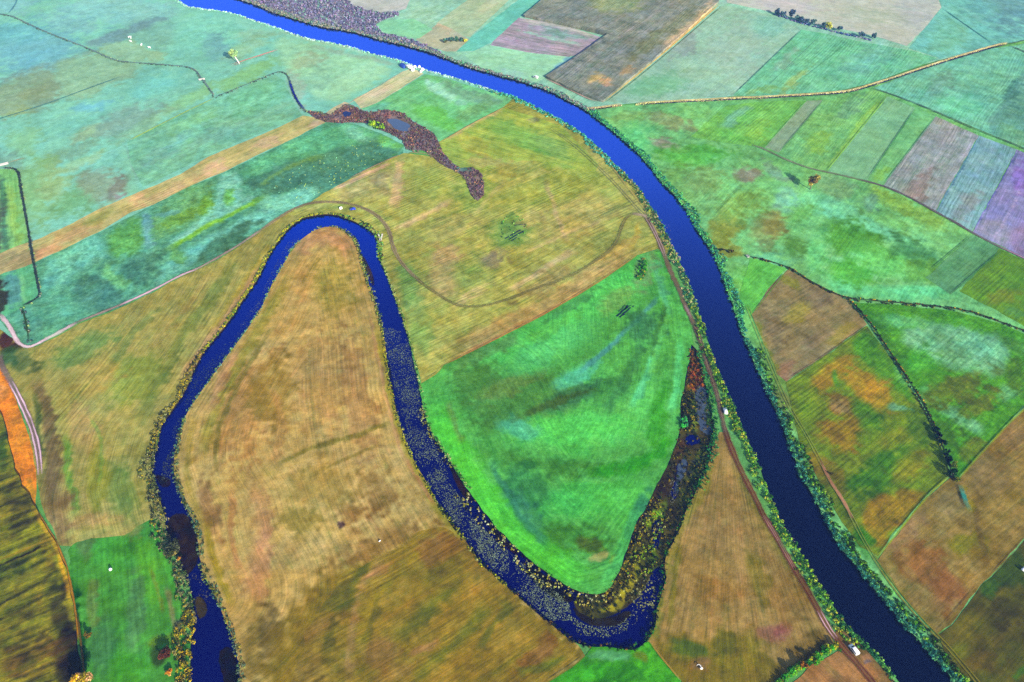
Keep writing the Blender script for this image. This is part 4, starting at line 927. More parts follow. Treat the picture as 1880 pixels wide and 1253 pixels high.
ribbon('track', T_RIV[13:22], 8, (104, 84, 88), .8, .55); ribbon('track', T_RIV[20:], 16, (136, 100, 76), .75); ribbon('track', T_RIV[20:], 10, (112, 66, 66), .85, .6); ribbon('track', T_RIV[25:29], 6, (186, 142, 150), .6, .6); ribbon('track', T_RIV[30:33], 10, (226, 180, 192), .95, .6)
ribbon('track', [(0, 650), (2, 671), (20, 702), (36, 732), (48, 758), (59, 783), (68, 814), (73, 845), (75, 872)], 12, (150, 130, 130), .7); ribbon('track', [(20, 702), (36, 732), (48, 758), (59, 783), (68, 814), (73, 845), (75, 874)], 11, (244, 206, 228), .95, .5)
ribbon('track', [(1160, 394), (1185, 398), (1195, 405)], 12, (190, 170, 150), .7)
T_E = [(1380, 268), (1400, 274), (1438, 293), (1484, 311), (1528, 320), (1579, 332), (1622, 343), (1668, 363), (1719, 392), (1757, 412), (1785, 430), (1834, 455), (1880, 476), (1990, 530)]
ribbon('track', T_E, 7, (126, 138, 118), .85); ribbon('track', T_E[5:], 5, (124, 112, 130), .7); ribbon('track', T_E[11:], 4, (196, 150, 190), .8)
T_EB = [(1370, 560), (1390, 610), (1412, 665), (1432, 712), (1450, 752), (1480, 800), (1504, 845), (1526, 890), (1546, 918), (1565, 955), (1580, 985), (1600, 1020), (1640, 1080), (1690, 1140), (1740, 1190), (1800, 1262), (1850, 1330)]
ribbon('track', T_EB, 8, (136, 150, 84), .75, .6); ribbon('track', T_EB[6:10], 7, (190, 138, 112), .85); ribbon('track', T_EB[11:], 10, (150, 140, 60), .75, .6)
ribbon('track', [(1306, 402), (1335, 370), (1365, 338)], 5, (84, 150, 92), .7, .6); ribbon('path', [(1200, 316), (1225, 345), (1262, 380), (1300, 440)], 4, (150, 190, 120), .6)
ribbon('path', [(600, 218), (640, 192), (700, 158), (744, 130)], 3, (228, 200, 170), .5)
# field margins, furrows
for pts, w_, c_, a_ in [
    ([(-20, 226), (80, 195), (160, 165), (224, 142)], 4, (84, 146, 150), .8),
    ([(1470, 57), (1345, 177)], 2.5, (84, 140, 136), .9), ([(1106, 190), (1190, 124), (1322, 8)], 4, (238, 206, 130), .95), ([(1108, 193), (1192, 128), (1326, 12)], 2, (90, 120, 90), .8),
    ([(1510, 64), (1400, 170)], 2, (140, 214, 172), .7), ([(1560, 78), (1440, 172)], 2, (112, 196, 150), .6), ([(1480, 187), (1405, 272)], 2, (140, 190, 140), .7), ([(1511, 186), (1430, 282)], 2.5, (90, 140, 110), .7),
    ([(1628, 180), (1516, 318)], 2, (150, 210, 96), .8), ([(1680, 201), (1592, 332)], 2.5, (74, 150, 104), .8), ([(1718, 216), (1621, 342)], 2.5, (112, 150, 140), .8),
    ([(1728, 16), (1776, 50), (1822, 82)], 2.5, (70, 140, 150), .9), ([(1840, 460), (1745, 542)], 3, (66, 126, 84), .8), ([(1786, 432), (1705, 500)], 3, (80, 140, 92), .8),
    ([(1442, 702), (1520, 652), (1592, 600)], 3, (84, 104, 50), .8), ([(1446, 496), (1380, 580)], 3, (84, 150, 70), .7), ([(1757, 884), (1803, 832), (1880, 750), (2000, 660)], 4, (148, 160, 66), .8),
    ([(1612, 1024), (1702, 912), (1745, 874)], 4, (150, 166, 50), .8), ([(1882, 992), (1818, 1062)], 3, (90, 80, 50), .7), ([(1720, 1166), (1800, 1072)], 4, (120, 108, 60), .5),
    ([(1004, 1256), (1050, 1227), (1076, 1207)], 4, (120, 130, 40), .8), ([(816, 673), (900, 631), (1000, 580), (1100, 520), (1172, 470)], 3, (170, 116, 50), .6), ([(775, 702), (800, 690), (816, 674)], 5, (150, 150, 70), .7),
    ([(1250, 1253), (1206, 1200), (1190, 1178)], 4, (170, 140, 70), .8), ([(66, 935), (80, 960), (106, 1000), (126, 1050), (138, 1110), (146, 1180)], 5, (200, 140, 24), .85), ([(144, 1130), (152, 1200), (158, 1253)], 4, (120, 100, 50), .8),
    ([(235, 262), (330, 213), (395, 182)], 3.5, (176, 208, 96), .9), ([(640, 331), (700, 301), (742, 284)], 4, (206, 170, 130), .7), ([(745, 282), (780, 284), (800, 290), (822, 310)], 3, (190, 170, 140), .8),
    ([(420, 122), (450, 113), (480, 103), (512, 93)], 5, (240, 178, 166), .95), ([(424, 124), (448, 117)], 5, (226, 120, 150), .9), ([(470, 108), (492, 100)], 4, (236, 140, 160), .9), ([(15, 302), (30, 297), (48, 292)], 5, (206, 200, 150), .9),
    ([(1000, 146), (1040, 164), (1080, 184), (1100, 190)], 5, (214, 180, 170), .8), ([(1005, 140), (1062, 105), (1102, 72)], 4, (80, 130, 190), .7), ([(812, 262), (870, 228), (928, 199)], 3, (214, 180, 130), .7), ([(1110, 292), (1140, 330), (1190, 395)], 3, (190, 160, 110), .5),
    ([(862, 690), (960, 760)], 3, (60, 110, 60), 0.0)]:
    if a_: ribbon('field_margin', pts, w_, c_, a_, sm=1)
# drains: a dark wet strip
DR_NE1, DR_NE2 = [(1080, 204), (1112, 201), (1142, 196)], [(1168, 195), (1230, 191), (1290, 188), (1345, 185), (1400, 183), (1470, 179), (1545, 174), (1570, 169), (1600, 160), (1650, 144), (1700, 127), (1760, 108), (1820, 90), (1850, 83)]
D_NE3, D_NE4 = [(1848, 84), (1880, 76), (1960, 56)], [(1852, 85), (1880, 97), (1960, 134)]
D_W1 = [(-30, 26), (15, 29), (35, 37), (60, 50), (100, 67), (140, 82), (165, 92), (190, 104), (212, 113), (240, 117), (290, 120), (350, 125), (360, 132), (372, 148), (384, 164), (394, 180)]
D_W2 = [(395, 181), (450, 159), (500, 138), (515, 133), (527, 138), (533, 152), (540, 175), (550, 196), (564, 208)]
D_W3 = [(6, 311), (34, 312), (38, 340), (46, 385), (54, 430), (60, 470), (66, 500), (72, 530), (75, 546), (60, 557), (41, 565)]
D_W4 = [(42, 566), (48, 590), (55, 630)]
D_E1, D_E2 = [(1302, 458), (1322, 461), (1346, 464)], [(1372, 473), (1400, 479), (1450, 494), (1475, 512), (1500, 526), (1530, 541), (1556, 551), (1600, 555), (1660, 560), (1700, 563), (1760, 571), (1800, 580), (1830, 592), (1880, 610), (1960, 640)]
D_E3 = [(1556, 551), (1572, 568), (1600, 600), (1624, 636), (1650, 676), (1680, 722), (1702, 760), (1716, 790), (1728, 820), (1738, 850), (1748, 876), (1756, 890)]
D_NW0 = [(15, 28), (30, 10), (34, -10)]
for d, w_, c_ in [(DR_NE1, 5, (46, 46, 90)), (DR_NE2, 5, (50, 60, 110)), (D_NE3, 3, (90, 110, 120)), (D_NE4, 4, (84, 84, 110)), (D_W1, 3, (116, 146, 156)), (D_W2, 3, (104, 136, 134)), (D_W3, 5, (58, 78, 90)), (D_W4, 4, (60, 90, 60)), (D_E1, 4, (40, 60, 50)), (D_E2, 4, (60, 70, 46)), (D_E3, 5, (44, 60, 40)), (D_NW0, 3, (100, 160, 180))]:
    ribbon('ditch', d, w_, c_, .95)
ribbon('ditch', [(532, 150), (536, 165), (545, 186), (560, 204)], 5, (46, 66, 160), 1.0)
ribbon('ditch', [(1600, 164), (1650, 180), (1717, 207), (1790, 240), (1880, 274), (1990, 330)], 4, (80, 104, 104), .9)
for d in (DR_NE1, DR_NE2):
    ribbon('field_margin', [(x_, y_ - 3.2) for x_, y_ in d], 4.5, (240, 224, 168), 1.0)
# small water bodies
def pond(name, cx, cy, rx, ry, rot, mat, dz=.12, n=40):
    a = np.linspace(0, 2 * math.pi, n, endpoint=False)
    r = math.radians(rot)
    k = 1 + .1 * np.sin(3 * a + cx) + .07 * np.sin(5 * a + cy)
    x, y = np.cos(a) * rx * k, np.sin(a) * ry * k
    p = np.stack([cx + x * math.cos(r) - y * math.sin(r), cy + x * math.sin(r) + y * math.cos(r)], -1)
    return water(name, un(p), mat, ZTOP + dz)


pond('pond', 733, 231, 21, 9, 22, M_POND); pond('pond', 637, 211, 8, 5, 0, M_DARKW); ribbon('ditch', [(1760, 893), (1764, 902), (1768, 914), (1774, 930), (1780, 943)], 9, (66, 150, 140), 1.0, sm=1); ribbon('ditch', [(1762, 895), (1765, 905)], 5, (20, 20, 14), 1.0, sm=1)


def slick(pts, mat, dz=.5):
    p = dens(pts, 3)
    return water('puddle', wob(p.tolist(), .25, 2.0, 91), mat, dz)


# water standing in the furrows of the dome meadow and of the olive meadow
for x1, y1, x2, y2, w_ in [(a_, b_, c_, d_, e_ * .6) for a_, b_, c_, d_, e_ in [(1132, 583, 1152, 565, 3.6), (1137, 585, 1158, 567, 2.6), (1146, 571, 1153, 562, 2.4), (1150, 568, 1159, 562, 1.8), (1136, 574, 1148, 562, 2), (1141, 581, 1148, 579, 2), (1161, 566, 1164, 563, 1.6), (928, 440, 956, 424, 2), (934, 442, 962, 426, 2), (940, 444, 950, 437, 1.6), (944, 416, 966, 413, 1.4)]]:
    slick([(x1 - w_ * .4, y1 - w_ * .3), (x2 - w_ * .2, y2 - w_ * .5), (x2 + w_ * .4, y2 + w_ * .2), (x1 + w_ * .4, y1 + w_ * .5)], M_DARKW, ZTOP + .1)

# ------------------------------------------------------------------ floating weed and marsh (old arm)
def mat_area(name, poly, c, alp=.9, z=WZ + .08, soft=5, ops=(), holes=()):
    """a floating mat of weed: thinning out towards its edge"""
    pw = un(dens(smooth(poly, True, 1), 4))
    s = inpoly(LAT_W, pw)
    co, tr = tri_area(pw, LAT_W[s], False)
    ok = inpoly(co[tr].mean(1), OX_W)
    tr = tr[ok]
    p = pj(co)
    d, _ = segdist(p, smooth(poly, True, 1), True)
    e = 1 - np.clip(d / soft, 0, 1)
    for hx, hy, rx, ry, rot in holes:
        r = math.radians(rot)
        q = p + np.stack([vnoise(co, 4, 81), vnoise(co, 4, 82)], -1) * 3
        dx, dy = q[:, 0] - hx, q[:, 1] - hy
        g = np.hypot((dx * math.cos(r) + dy * math.sin(r)) / rx, (-dx * math.sin(r) + dy * math.cos(r)) / ry)
        e = np.maximum(e, sstep(1.15, .85, g) * 1.6)
    f = dict(base=c, var=.25, ops=list(ops))
    o = mesh_np(name, np.hstack([co, np.full((len(co), 1), z)]), tr, M_RIB, {'Col': ('FLOAT_COLOR', paint(f, co)), 'edge': ('FLOAT', e), 'alp': ('FLOAT', np.full(len(co), alp))})
    o['kind'] = 'stuff'
    return o


MARSH = [(1270, 630), (1282, 640), (1300, 700), (1314, 770), (1312, 820), (1300, 862), (1270, 925), (1245, 985), (1226, 1020), (1224, 1066), (1214, 1040), (1200, 1046), (1188, 1076), (1170, 1100), (1146, 1120), (1110, 1138), (1070, 1132), (1050, 1110), (1060, 1090), (1100, 1092), (1122, 1076), (1140, 1044), (1150, 1010), (1170, 955), (1200, 902), (1230, 845), (1248, 790), (1246, 750), (1262, 680)]
mat_area('marsh', MARSH, (75, 75, 16), .97, WZ + .12, 4, ops=[
    ('E', 1268, 664, 10, 26, 8, (109, 104, 21), .9, .4), ('E', 1280, 690, 12, 18, -10, (195, 95, 27), .95, .4), ('E', 1277, 706, 14, 7, -20, (247, 145, 27), .9, .4), ('E', 1268, 725, 8, 12, 0, (182, 160, 21), .9, .4), ('E', 1275, 760, 10, 30, 0, (119, 145, 30), .9, .4), ('E', 1300, 760, 8, 40, -8, (65, 109, 32), .9, .4),
    ('E', 1250, 825, 12, 16, 20, (83, 63, 14), .8, .4), ('E', 1290, 850, 16, 30, 20, (85, 107, 18), .9, .4), ('E', 1220, 900, 20, 40, 30, (72, 66, 18), .9, .4), ('E', 1265, 890, 16, 40, 25, (83, 98, 27), .9, .4), ('E', 1200, 950, 10, 30, 25, (156, 189, 54), .8, .5), ('E', 1205, 948, 12, 8, 0, (143, 218, 27), .8, .4), ('E', 1160, 1040, 16, 50, 20, (109, 116, 25), .9, .4), ('L', [(1170, 1030), (1160, 1070), (1135, 1110), (1100, 1124)], 14, (195, 189, 14), .8, .5), ('E', 1105, 1135, 50, 12, -6, (57, 66, 21), .9, .4), ('E', 1200, 1020, 12, 30, 10, (91, 124, 30), .8, .4), ('E', 1270, 928, 6, 14, 20, (195, 101, 18), .9, .4)],
    holes=[(1288, 728, 11, 22, -8), (1287, 760, 9, 22, -12), (1297, 787, 12, 8, 20), (1272, 808, 14, 11, 0), (1250, 862, 9, 22, 22), (1240, 900, 6, 18, 12), (1207, 968, 9, 14, 5), (1204, 992, 7, 14, 10)])
water('pond', un(np.array([(1283, 708), (1294, 712), (1299, 740), (1300, 770), (1308, 794), (1298, 800), (1284, 792), (1276, 765), (1279, 740), (1274, 730)])), M_POND, WZ + .04)
water('pond', un(np.array([(1260, 818), (1280, 820), (1276, 838), (1262, 850), (1256, 880), (1244, 905), (1238, 902), (1244, 870), (1244, 850)])), M_POND, WZ + .04)
mat_area('floating_weed', [(652, 470), (664, 462), (682, 492), (690, 520), (684, 530), (672, 500)], (66, 56, 60), .8); mat_area('floating_weed', [(640, 430), (655, 430), (666, 470), (658, 480)], (60, 70, 50), .7)
mat_area('floating_weed', [(304, 950), (330, 938), (352, 950), (364, 990), (366, 1030), (352, 1050), (340, 1060), (326, 1030), (306, 1005)], (48, 44, 30), .96); mat_area('floating_weed', [(354, 1096), (370, 1092), (382, 1112), (380, 1130), (362, 1140)], (62, 58, 50), .9)
mat_area('floating_weed', [(820, 846), (834, 858), (860, 900), (872, 920), (852, 916), (836, 890)], (44, 34, 22), .95); mat_area('floating_weed', [(872, 925), (900, 958), (930, 990), (960, 1020), (940, 1018), (900, 975)], (40, 30, 16), .9)
mat_area('floating_weed', [(960, 1030), (1000, 1054), (1040, 1080), (1060, 1100), (1040, 1110), (1000, 1090), (970, 1060)], (36, 30, 24), .9); mat_area('floating_weed', [(1048, 1110), (1080, 1126), (1120, 1134), (1150, 1118), (1165, 1124), (1140, 1150), (1090, 1152), (1060, 1136)], (44, 46, 28), .9)
mat_area('floating_weed', [(396, 1200), (420, 1180), (436, 1210), (440, 1253), (440, 1330), (420, 1330), (410, 1253)], (32, 26, 34), .85); mat_area('floating_weed', [(280, 868), (300, 872), (316, 880), (312, 896), (292, 894)], (52, 44, 70), .75)
mat_area('floating_weed', [(709, 655), (716, 660), (724, 720), (732, 770), (724, 770), (716, 710)], (36, 34, 24), .8)

# ------------------------------------------------------------------ water-lily pads
lr = np.random.default_rng(23)
LILY = [([(466, 575), (480, 540), (505, 486), (528, 446), (560, 424), (536, 456), (514, 494), (498, 524), (482, 560)], 420, .4, (150, 175, 160)), ([(420, 640), (440, 600), (478, 540), (500, 500), (470, 570), (448, 612)], 260, .35, (150, 175, 165)), ([(360, 690), (420, 625), (440, 622), (400, 676), (340, 757), (328, 790), (318, 840), (306, 846), (318, 790)], 700, .4, (110, 140, 140)), ([(300, 850), (320, 820), (324, 870), (316, 900), (296, 880)], 300, .45, (120, 140, 130)),
        ([(700, 600), (748, 610), (762, 680), (776, 740), (790, 780), (752, 800), (736, 760), (722, 700), (710, 640)], 3000, .42, (170, 195, 165)), ([(738, 795), (786, 790), (814, 850), (835, 900), (870, 950), (905, 990), (880, 1020), (836, 960), (790, 890)], 2600, .46, (176, 200, 165)), ([(850, 940), (900, 985), (960, 1036), (1010, 1076), (1046, 1110), (1050, 1140), (1010, 1140), (950, 1086), (890, 1030)], 2600, .48, (176, 200, 165)), ([(1044, 1130), (1080, 1150), (1130, 1150), (1160, 1128), (1150, 1160), (1110, 1172), (1060, 1166)], 380, .5, (180, 200, 150)), ([(1155, 1080), (1190, 1060), (1206, 1080), (1200, 1116), (1180, 1124), (1160, 1110)], 110, .95, (190, 195, 130)), ([(1162, 1060), (1210, 1050), (1214, 1090), (1190, 1140), (1160, 1150)], 120, .5, (180, 190, 150)), ([(1276, 715), (1298, 715), (1300, 760), (1284, 765)], 300, .45, (150, 170, 175)), ([(1236, 850), (1262, 845), (1252, 900), (1232, 930), (1226, 920)], 220, .45, (165, 170, 160)), ([(350, 1050), (372, 1060), (388, 1110), (366, 1095)], 70, .5, (140, 140, 150)), ([(640, 420), (668, 470), (682, 500), (690, 560), (706, 610), (696, 600), (676, 520)], 260, .4, (140, 160, 150)), ([(1216, 410), (1228, 410), (1236, 440), (1226, 444)], 30, .5, (170, 165, 190)), ([(1440, 966), (1456, 985), (1470, 1015), (1458, 1008)], 24, .6, (150, 150, 150)), ([(1230, 300), (1230, 300), (1230, 300)], 0, .4, (0, 0, 0))]
V, T, C = [], [], []
nv = 0
for poly, cnt, rad, c in LILY:
    if not cnt: continue
    pl = np.array(poly, float)
    lo, hi = pl.min(0), pl.max(0)
    cand = lr.uniform(lo, hi, (cnt * 16, 2))
    cand = cand[inpoly(cand, pl)]
    w = un(cand, WZ)
    inside = inpoly(w, OX_W) | inpoly(w, RIVER_W)
    w = w[inside]
    den = .5 + .5 * vnoise(w, 9, 101) + .35 * vnoise(w, 3, 102)
    w = w[lr.uniform(0, 1, len(w)) < np.clip(den, .06, 1)][:int(cnt * .9)]
    m = len(w)
    r = rad * lr.uniform(.18, .5, m)
    a0 = lr.uniform(0, 6.28, m)
    base = albedo(np.tile(np.array(c, float), (m, 1)) * lr.uniform(.5, 1.1, (m, 1)), w)
    ang = a0[:, None] + np.linspace(.35, 5.95, 7)[None]
    ring = np.stack([w[:, None, 0] + np.cos(ang) * r[:, None], w[:, None, 1] + np.sin(ang) * r[:, None], np.full((m, 7), WZ + .17) + lr.uniform(0, .06, (m, 1))], -1)
    cen = np.hstack([w, np.full((m, 1), WZ + .16)])[:, None]
    V.append(np.concatenate([cen, ring], 1).reshape(-1, 3))
    k = nv + np.arange(m)[:, None] * 8
    T.append(np.stack([np.broadcast_to(k, (m, 6)), k + np.arange(1, 7)[None], k + np.arange(2, 8)[None]], -1).reshape(-1, 3))
    C.append(np.repeat(base, 8, 0))
    nv += m * 8
tag(mesh_np('lily_pads', np.vstack(V), np.vstack(T), M_LEAF, {'Col': ('FLOAT_COLOR', np.vstack(C))}), 'pale green lily pads speckling the dark blue water of the old arm', 'lily pads', kind='stuff')

# ------------------------------------------------------------------ vegetation
vr = np.random.default_rng(5)


def leaves(centers, rad, hgt, cols, n, size, gain=1.35, z0=None, shell=.55, upright=0.0):
    """leaf-sized faces spread through half-ellipsoid clumps; cols measured 0-255"""
    m = len(centers)
    z0 = ZTOP - .1 if z0 is None else z0
    N = m * n
    idx = np.repeat(np.arange(m), n)
    th = vr.uniform(0, 6.283, N)
    ph = np.arccos(vr.uniform(0, 1, N))
    rr = vr.uniform(shell, 1, N) ** .6
    x = centers[idx, 0] + np.sin(ph) * np.cos(th) * rad[idx] * rr
    y = centers[idx, 1] + np.sin(ph) * np.sin(th) * rad[idx] * rr
    z = z0 + np.cos(ph) * hgt[idx] * rr + .1
    c = np.stack([x, y, z], -1)
    nr = np.stack([np.sin(ph) * np.cos(th), np.sin(ph) * np.sin(th), np.cos(ph) + .3], -1) + vr.normal(0, .55, (N, 3))
    nr[:, 2] *= (1 - upright)
    nr /= np.linalg.norm(nr, axis=1)[:, None]
    up = np.tile(np.array([0.31, 0.17, .93]), (N, 1)) if upright else vr.normal(0, 1, (N, 3))
    t = np.cross(nr, up)
    t /= np.linalg.norm(t, axis=1)[:, None] + 1e-9
    b = np.cross(nr, t)
    s = size * vr.uniform(.6, 1.35, N)[:, None]
    st = s * (1 - .5 * upright)
    sb = s * (1 + .8 * upright)
    v = np.stack([c - t * st - b * sb * .6, c + t * st - b * sb * .6, c + b * sb], 1).reshape(-1, 3)
    tr = np.arange(N * 3).reshape(-1, 3)
    a = albedo(cols[idx] * vr.uniform(.72, 1.22, (N, 1)) * (1 + vr.normal(0, .05, (N, 3))), centers[idx], gain)
    return v, tr, np.repeat(np.clip(a, .004, .8), 3, 0)


def merge(parts):
    V, T, C, n = [], [], [], 0
    for v, t, c in parts:
        V.append(v); T.append(t + n); C.append(c)
        n += len(v)
    return np.vstack(V), np.vstack(T), np.vstack(C)


def pick(pal, n):
    w = np.array([p[1] for p in pal], float)
    k = vr.choice(len(pal), n, p=w / w.sum())
    return np.array([p[0] for p in pal], float)[k]


def band(line, side, w_in, w_out, dens_, h, r, pal, n, size, where=None, z0=None, upright=0.0, gap=.25, gain=1.35):
    """plants along a shoreline; side +1 = land to the left of travel; w_in into the water, w_out inland (metres)"""
    p = dens(smooth(line, it=1), 3, False)
    w = un(p)
    seg = np.linalg.norm(np.diff(w, axis=0), axis=1)
    s = np.concatenate([[0], np.cumsum(seg)])
    N = int(s[-1] * (w_in + w_out) * dens_)
    u = vr.uniform(0, s[-1], N)
    q = np.stack([np.interp(u, s, w[:, 0]), np.interp(u, s, w[:, 1])], -1)
    t = np.stack([np.interp(u + 1.5, s, w[:, 0]), np.interp(u + 1.5, s, w[:, 1])], -1) - np.stack([np.interp(u - 1.5, s, w[:, 0]), np.interp(u - 1.5, s, w[:, 1])], -1)
    t /= np.linalg.norm(t, axis=1)[:, None] + 1e-9
    nl = np.stack([-t[:, 1], t[:, 0]], -1) * side
    wid = 1 + .45 * vnoise(q, 11, 111) + .25 * vnoise(q, 4, 112)
    o = vr.uniform(-w_in, w_out, N) * np.clip(wid, .3, 1.6)
    q = q + nl * o[:, None]
    pp = pj(q)
    keep = vnoise(q, 5, 113) * .6 + vnoise(q, 2, 114) * .5 > -1.1 + gap * 2
    if where is not None:
        keep &= where(pp[:, 0], pp[:, 1])
    q = q[keep]
    m = len(q)
    if m == 0: return []
    zz = vnoise(q, 6, 115)
    hh = np.clip(vr.uniform(h[0], h[1], m) * (.6 + .35 * zz), .2, 9)
    rr = vr.uniform(r[0] * .5, r[1] * .85, m)
    return [leaves(q, rr, hh, pick(pal, m), n, size, gain, z0, .5, upright)]


def patch(poly, dens_, h, r, pal, n, size, z0=None, upright=0.0, gap=.0, gain=1.35, where=None):
    pw = un(np.array(smooth(poly, True, 1)))
    lo, hi = pw.min(0), pw.max(0)
    N = int((hi - lo).prod() * dens_)
    q = vr.uniform(lo, hi, (N, 2))
    q = q[inpoly(q, pw)]
    q = q[vnoise(q, 6, 121) + .6 * vnoise(q, 2.5, 122) > -1.6 + gap * 2]
    if where is not None:
        pq = pj(q)
        q = q[where(pq[:, 0], pq[:, 1])]
    m = len(q)
    return [leaves(q, vr.uniform(r[0], r[1], m), vr.uniform(h[0], h[1], m), pick(pal, m), n, size, gain, z0, .4, upright)]


def veg(name, parts, label, cat, kind='stuff'):
    parts = [p for p in parts if len(p[0])]
    v, t, c = merge(parts)
    return tag(mesh_np(name, v, t, M_LEAF, {'Col': ('FLOAT_COLOR', c)}), label, cat, kind=kind)


YG = [((150, 190, 70), 3), ((110, 170, 60), 3), ((60, 120, 60), 3), ((190, 200, 80), 1.2), ((56, 104, 60), 2), ((130, 150, 80), 1)]
TEAL = [((54, 128, 122), 3), ((76, 154, 130), 2), ((52, 104, 88), 2), ((96, 170, 116), 1.5)]
LIME = [((120, 180, 60), 3), ((80, 150, 60), 3), ((150, 190, 80), 1), ((60, 120, 50), 2)]
TEALF = [((80, 190, 170), 3), ((110, 205, 180), 2), ((60, 150, 150), 2)]
BEIGE = [((156, 160, 160), 3), ((178, 176, 160), 1.5), ((120, 140, 150), 2), ((110, 160, 150), 1)]
DARKG = [((50, 84, 46), 3), ((66, 104, 50), 2), ((44, 66, 40), 2)]
top = lambda x, y: y < 330
# west bank of the river
pr = band(RL, -1, .3, 4.2, .55, (.7, 2.0), (.7, 1.5), YG, 22, .3, lambda x, y: (y > 560) & (y < 1140), gap=.2)
pr += band(RL, -1, .2, 5.5, .6, (.8, 2.4), (.8, 1.7), YG, 22, .3, lambda x, y: ((y > 730) & (y < 800)) | ((y > 1130) & (y < 1185)), gap=.1)
pr += band(RL, -1, .3, 3.2, .6, (.6, 1.8), (.7, 1.4), [((90, 170, 90), 3), ((50, 120, 90), 2), ((130, 190, 90), 2), ((40, 84, 60), 2)], 22, .3, lambda x, y: y > 1130, gap=.2)
pr += band(RL, -1, .4, 4.4, .5, (.8, 2.4), (.9, 1.8), [((130, 170, 110), 2), ((60, 130, 100), 3), ((190, 176, 140), 1.3), ((160, 180, 80), 1), ((50, 100, 80), 2)], 22, .33, lambda x, y: (y > 310) & (y <= 565), gap=.22)
pr += band(RL, -1, .3, 4.5, .42, (.6, 1.6), (.8, 1.7), TEALF + [((60, 140, 120), 2), ((160, 190, 150), 1)], 18, .4, lambda x, y: (y > 165) & (y <= 320), gap=.25)
pr += band(RL, -1, .3, 2.2, .5, (.4, .9), (.7, 1.2), [((186, 228, 224), 3), ((150, 222, 200), 2)], 8, .6, lambda x, y: y <= 170, gap=.15)
veg('bank_scrub', pr, 'yellow green scrub fringing the west bank of the broad river', 'scrub')
# east bank
pr = band(RR, 1, .6, 2.6, .7, (.8, 2.0), (.8, 1.6), TEAL, 22, .32, lambda x, y: y > 600, gap=.15)
pr += band(RR, 1, -2.0, 5.6, .6, (.7, 1.9), (.8, 1.5), LIME + DARKG, 20, .3, lambda x, y: y > 640, gap=.3)
pr += band(RR, 1, -3.5, 6.5, .25, (.6, 1.5), (.6, 1.3), DARKG, 20, .3, lambda x, y: y > 780, gap=.25)
pr += band(RR, 1, .5, 4.8, .6, (.8, 2.2), (.9, 1.7), [((80, 176, 130), 3), ((64, 140, 136), 2), ((104, 196, 116), 3), ((60, 124, 90), 1.2)], 22, .33, lambda x, y: (y > 205) & (y <= 610), gap=.18)
pr += band(RR, 1, .4, 4.6, .5, (.8, 2.4), (.9, 1.8), BEIGE + [((100, 180, 150), 2)], 18, .42, lambda x, y: (y > 90) & (y <= 205), gap=.2)
pr += band(RR, 1, .4, 6.5, .4, (.9, 2.6), (1.1, 2.1), BEIGE, 18, .48, lambda x, y: y <= 100, gap=.15)
veg('bank_scrub', pr, 'teal and lime scrub fringing the east bank of the broad river', 'scrub')
# old arm, outer shore of the west limb
OLV = [((150, 146, 66), 3), ((112, 116, 60), 3), ((60, 74, 44), 3), ((186, 168, 50), 1.5), ((38, 48, 34), 2), ((150, 160, 120), 1.5)]
pr = band(OXA[:50], 1, .6, 3.6, .8, (.7, 1.9), (.6, 1.2), OLV, 20, .24, lambda x, y: (y > 640) & (y < 830), gap=.15)
pr += band(OXA[:50], 1, .9, 4.6, .85, (.7, 2.0), (.6, 1.2), [((120, 132, 92), 3), ((150, 150, 110), 2), ((44, 56, 40), 3), ((160, 150, 60), 1), ((80, 104, 70), 2)], 20, .24, lambda x, y: (y >= 820) & (y < 1130), gap=.12)
pr += band(OXA[:50], 1, .9, 6.5, .85, (.8, 2.4), (.6, 1.3), [((196, 172, 40), 3), ((150, 140, 50), 2), ((90, 90, 46), 2), ((40, 46, 34), 2), ((150, 150, 100), 1)], 20, .24, lambda x, y: (y >= 1120), gap=.12)
pr += band(OXA[:50], 1, .3, 1.6, .9, (.4, 1.1), (.5, 1.0), [((178, 178, 30), 3), ((130, 150, 40), 2), ((70, 110, 40), 2)], 12, .4, lambda x, y: (y <= 645) & (x < 630), gap=.15)
pr += band(OXA[:50], 1, .4, 2.8, .8, (.6, 1.7), (.7, 1.3), [((120, 180, 110), 2), ((150, 180, 70), 2), ((70, 120, 60), 2), ((60, 56, 24), 2)], 20, .3, lambda x, y: (y <= 480) & (x >= 622), gap=.2)
pr += band(OXA[44:62], 1, .4, 1.4, .8, (.4, 1.1), (.5, .9), [((150, 180, 110), 2), ((110, 160, 80), 2), ((60, 100, 50), 2), ((190, 200, 140), 1)], 16, .22, None, gap=.25)
pr += band(OXA[54:60], 1, 2.4, .8, .8, (.4, 1.2), (.5, .9), [((150, 150, 50), 2), ((60, 60, 24), 3), ((180, 190, 130), 1.5)], 16, .22, None, z0=WZ + .3, gap=.3)
pr += band(OXA[61:72], 1, 5.5, .5, .55, (.4, 1.2), (.4, .8), [((176, 176, 100), 3), ((150, 150, 40), 2), ((40, 40, 18), 3), ((190, 200, 150), 2)], 10, .3, None, z0=WZ + .3, gap=.3)
pr += band(OXA[70:78], 1, 4.5, .5, .55, (.5, 1.4), (.5, .9), [((180, 160, 20), 3), ((120, 120, 30), 3), ((50, 50, 20), 3)], 16, .22, None, z0=WZ + .3, gap=.25)
veg('shore_reeds', pr, 'olive and yellow reeds along the outer shore of the narrow old arm', 'reeds')
pr = band(OXB[:34], -1, .8, 1.8, .9, (.5, 1.5), (.5, 1.1), [((104, 136, 110), 3), ((130, 150, 90), 2), ((48, 70, 50), 2.5), ((150, 150, 50), 1), ((70, 120, 110), 1.5)], 16, .22, lambda x, y: y > 770, gap=.12)
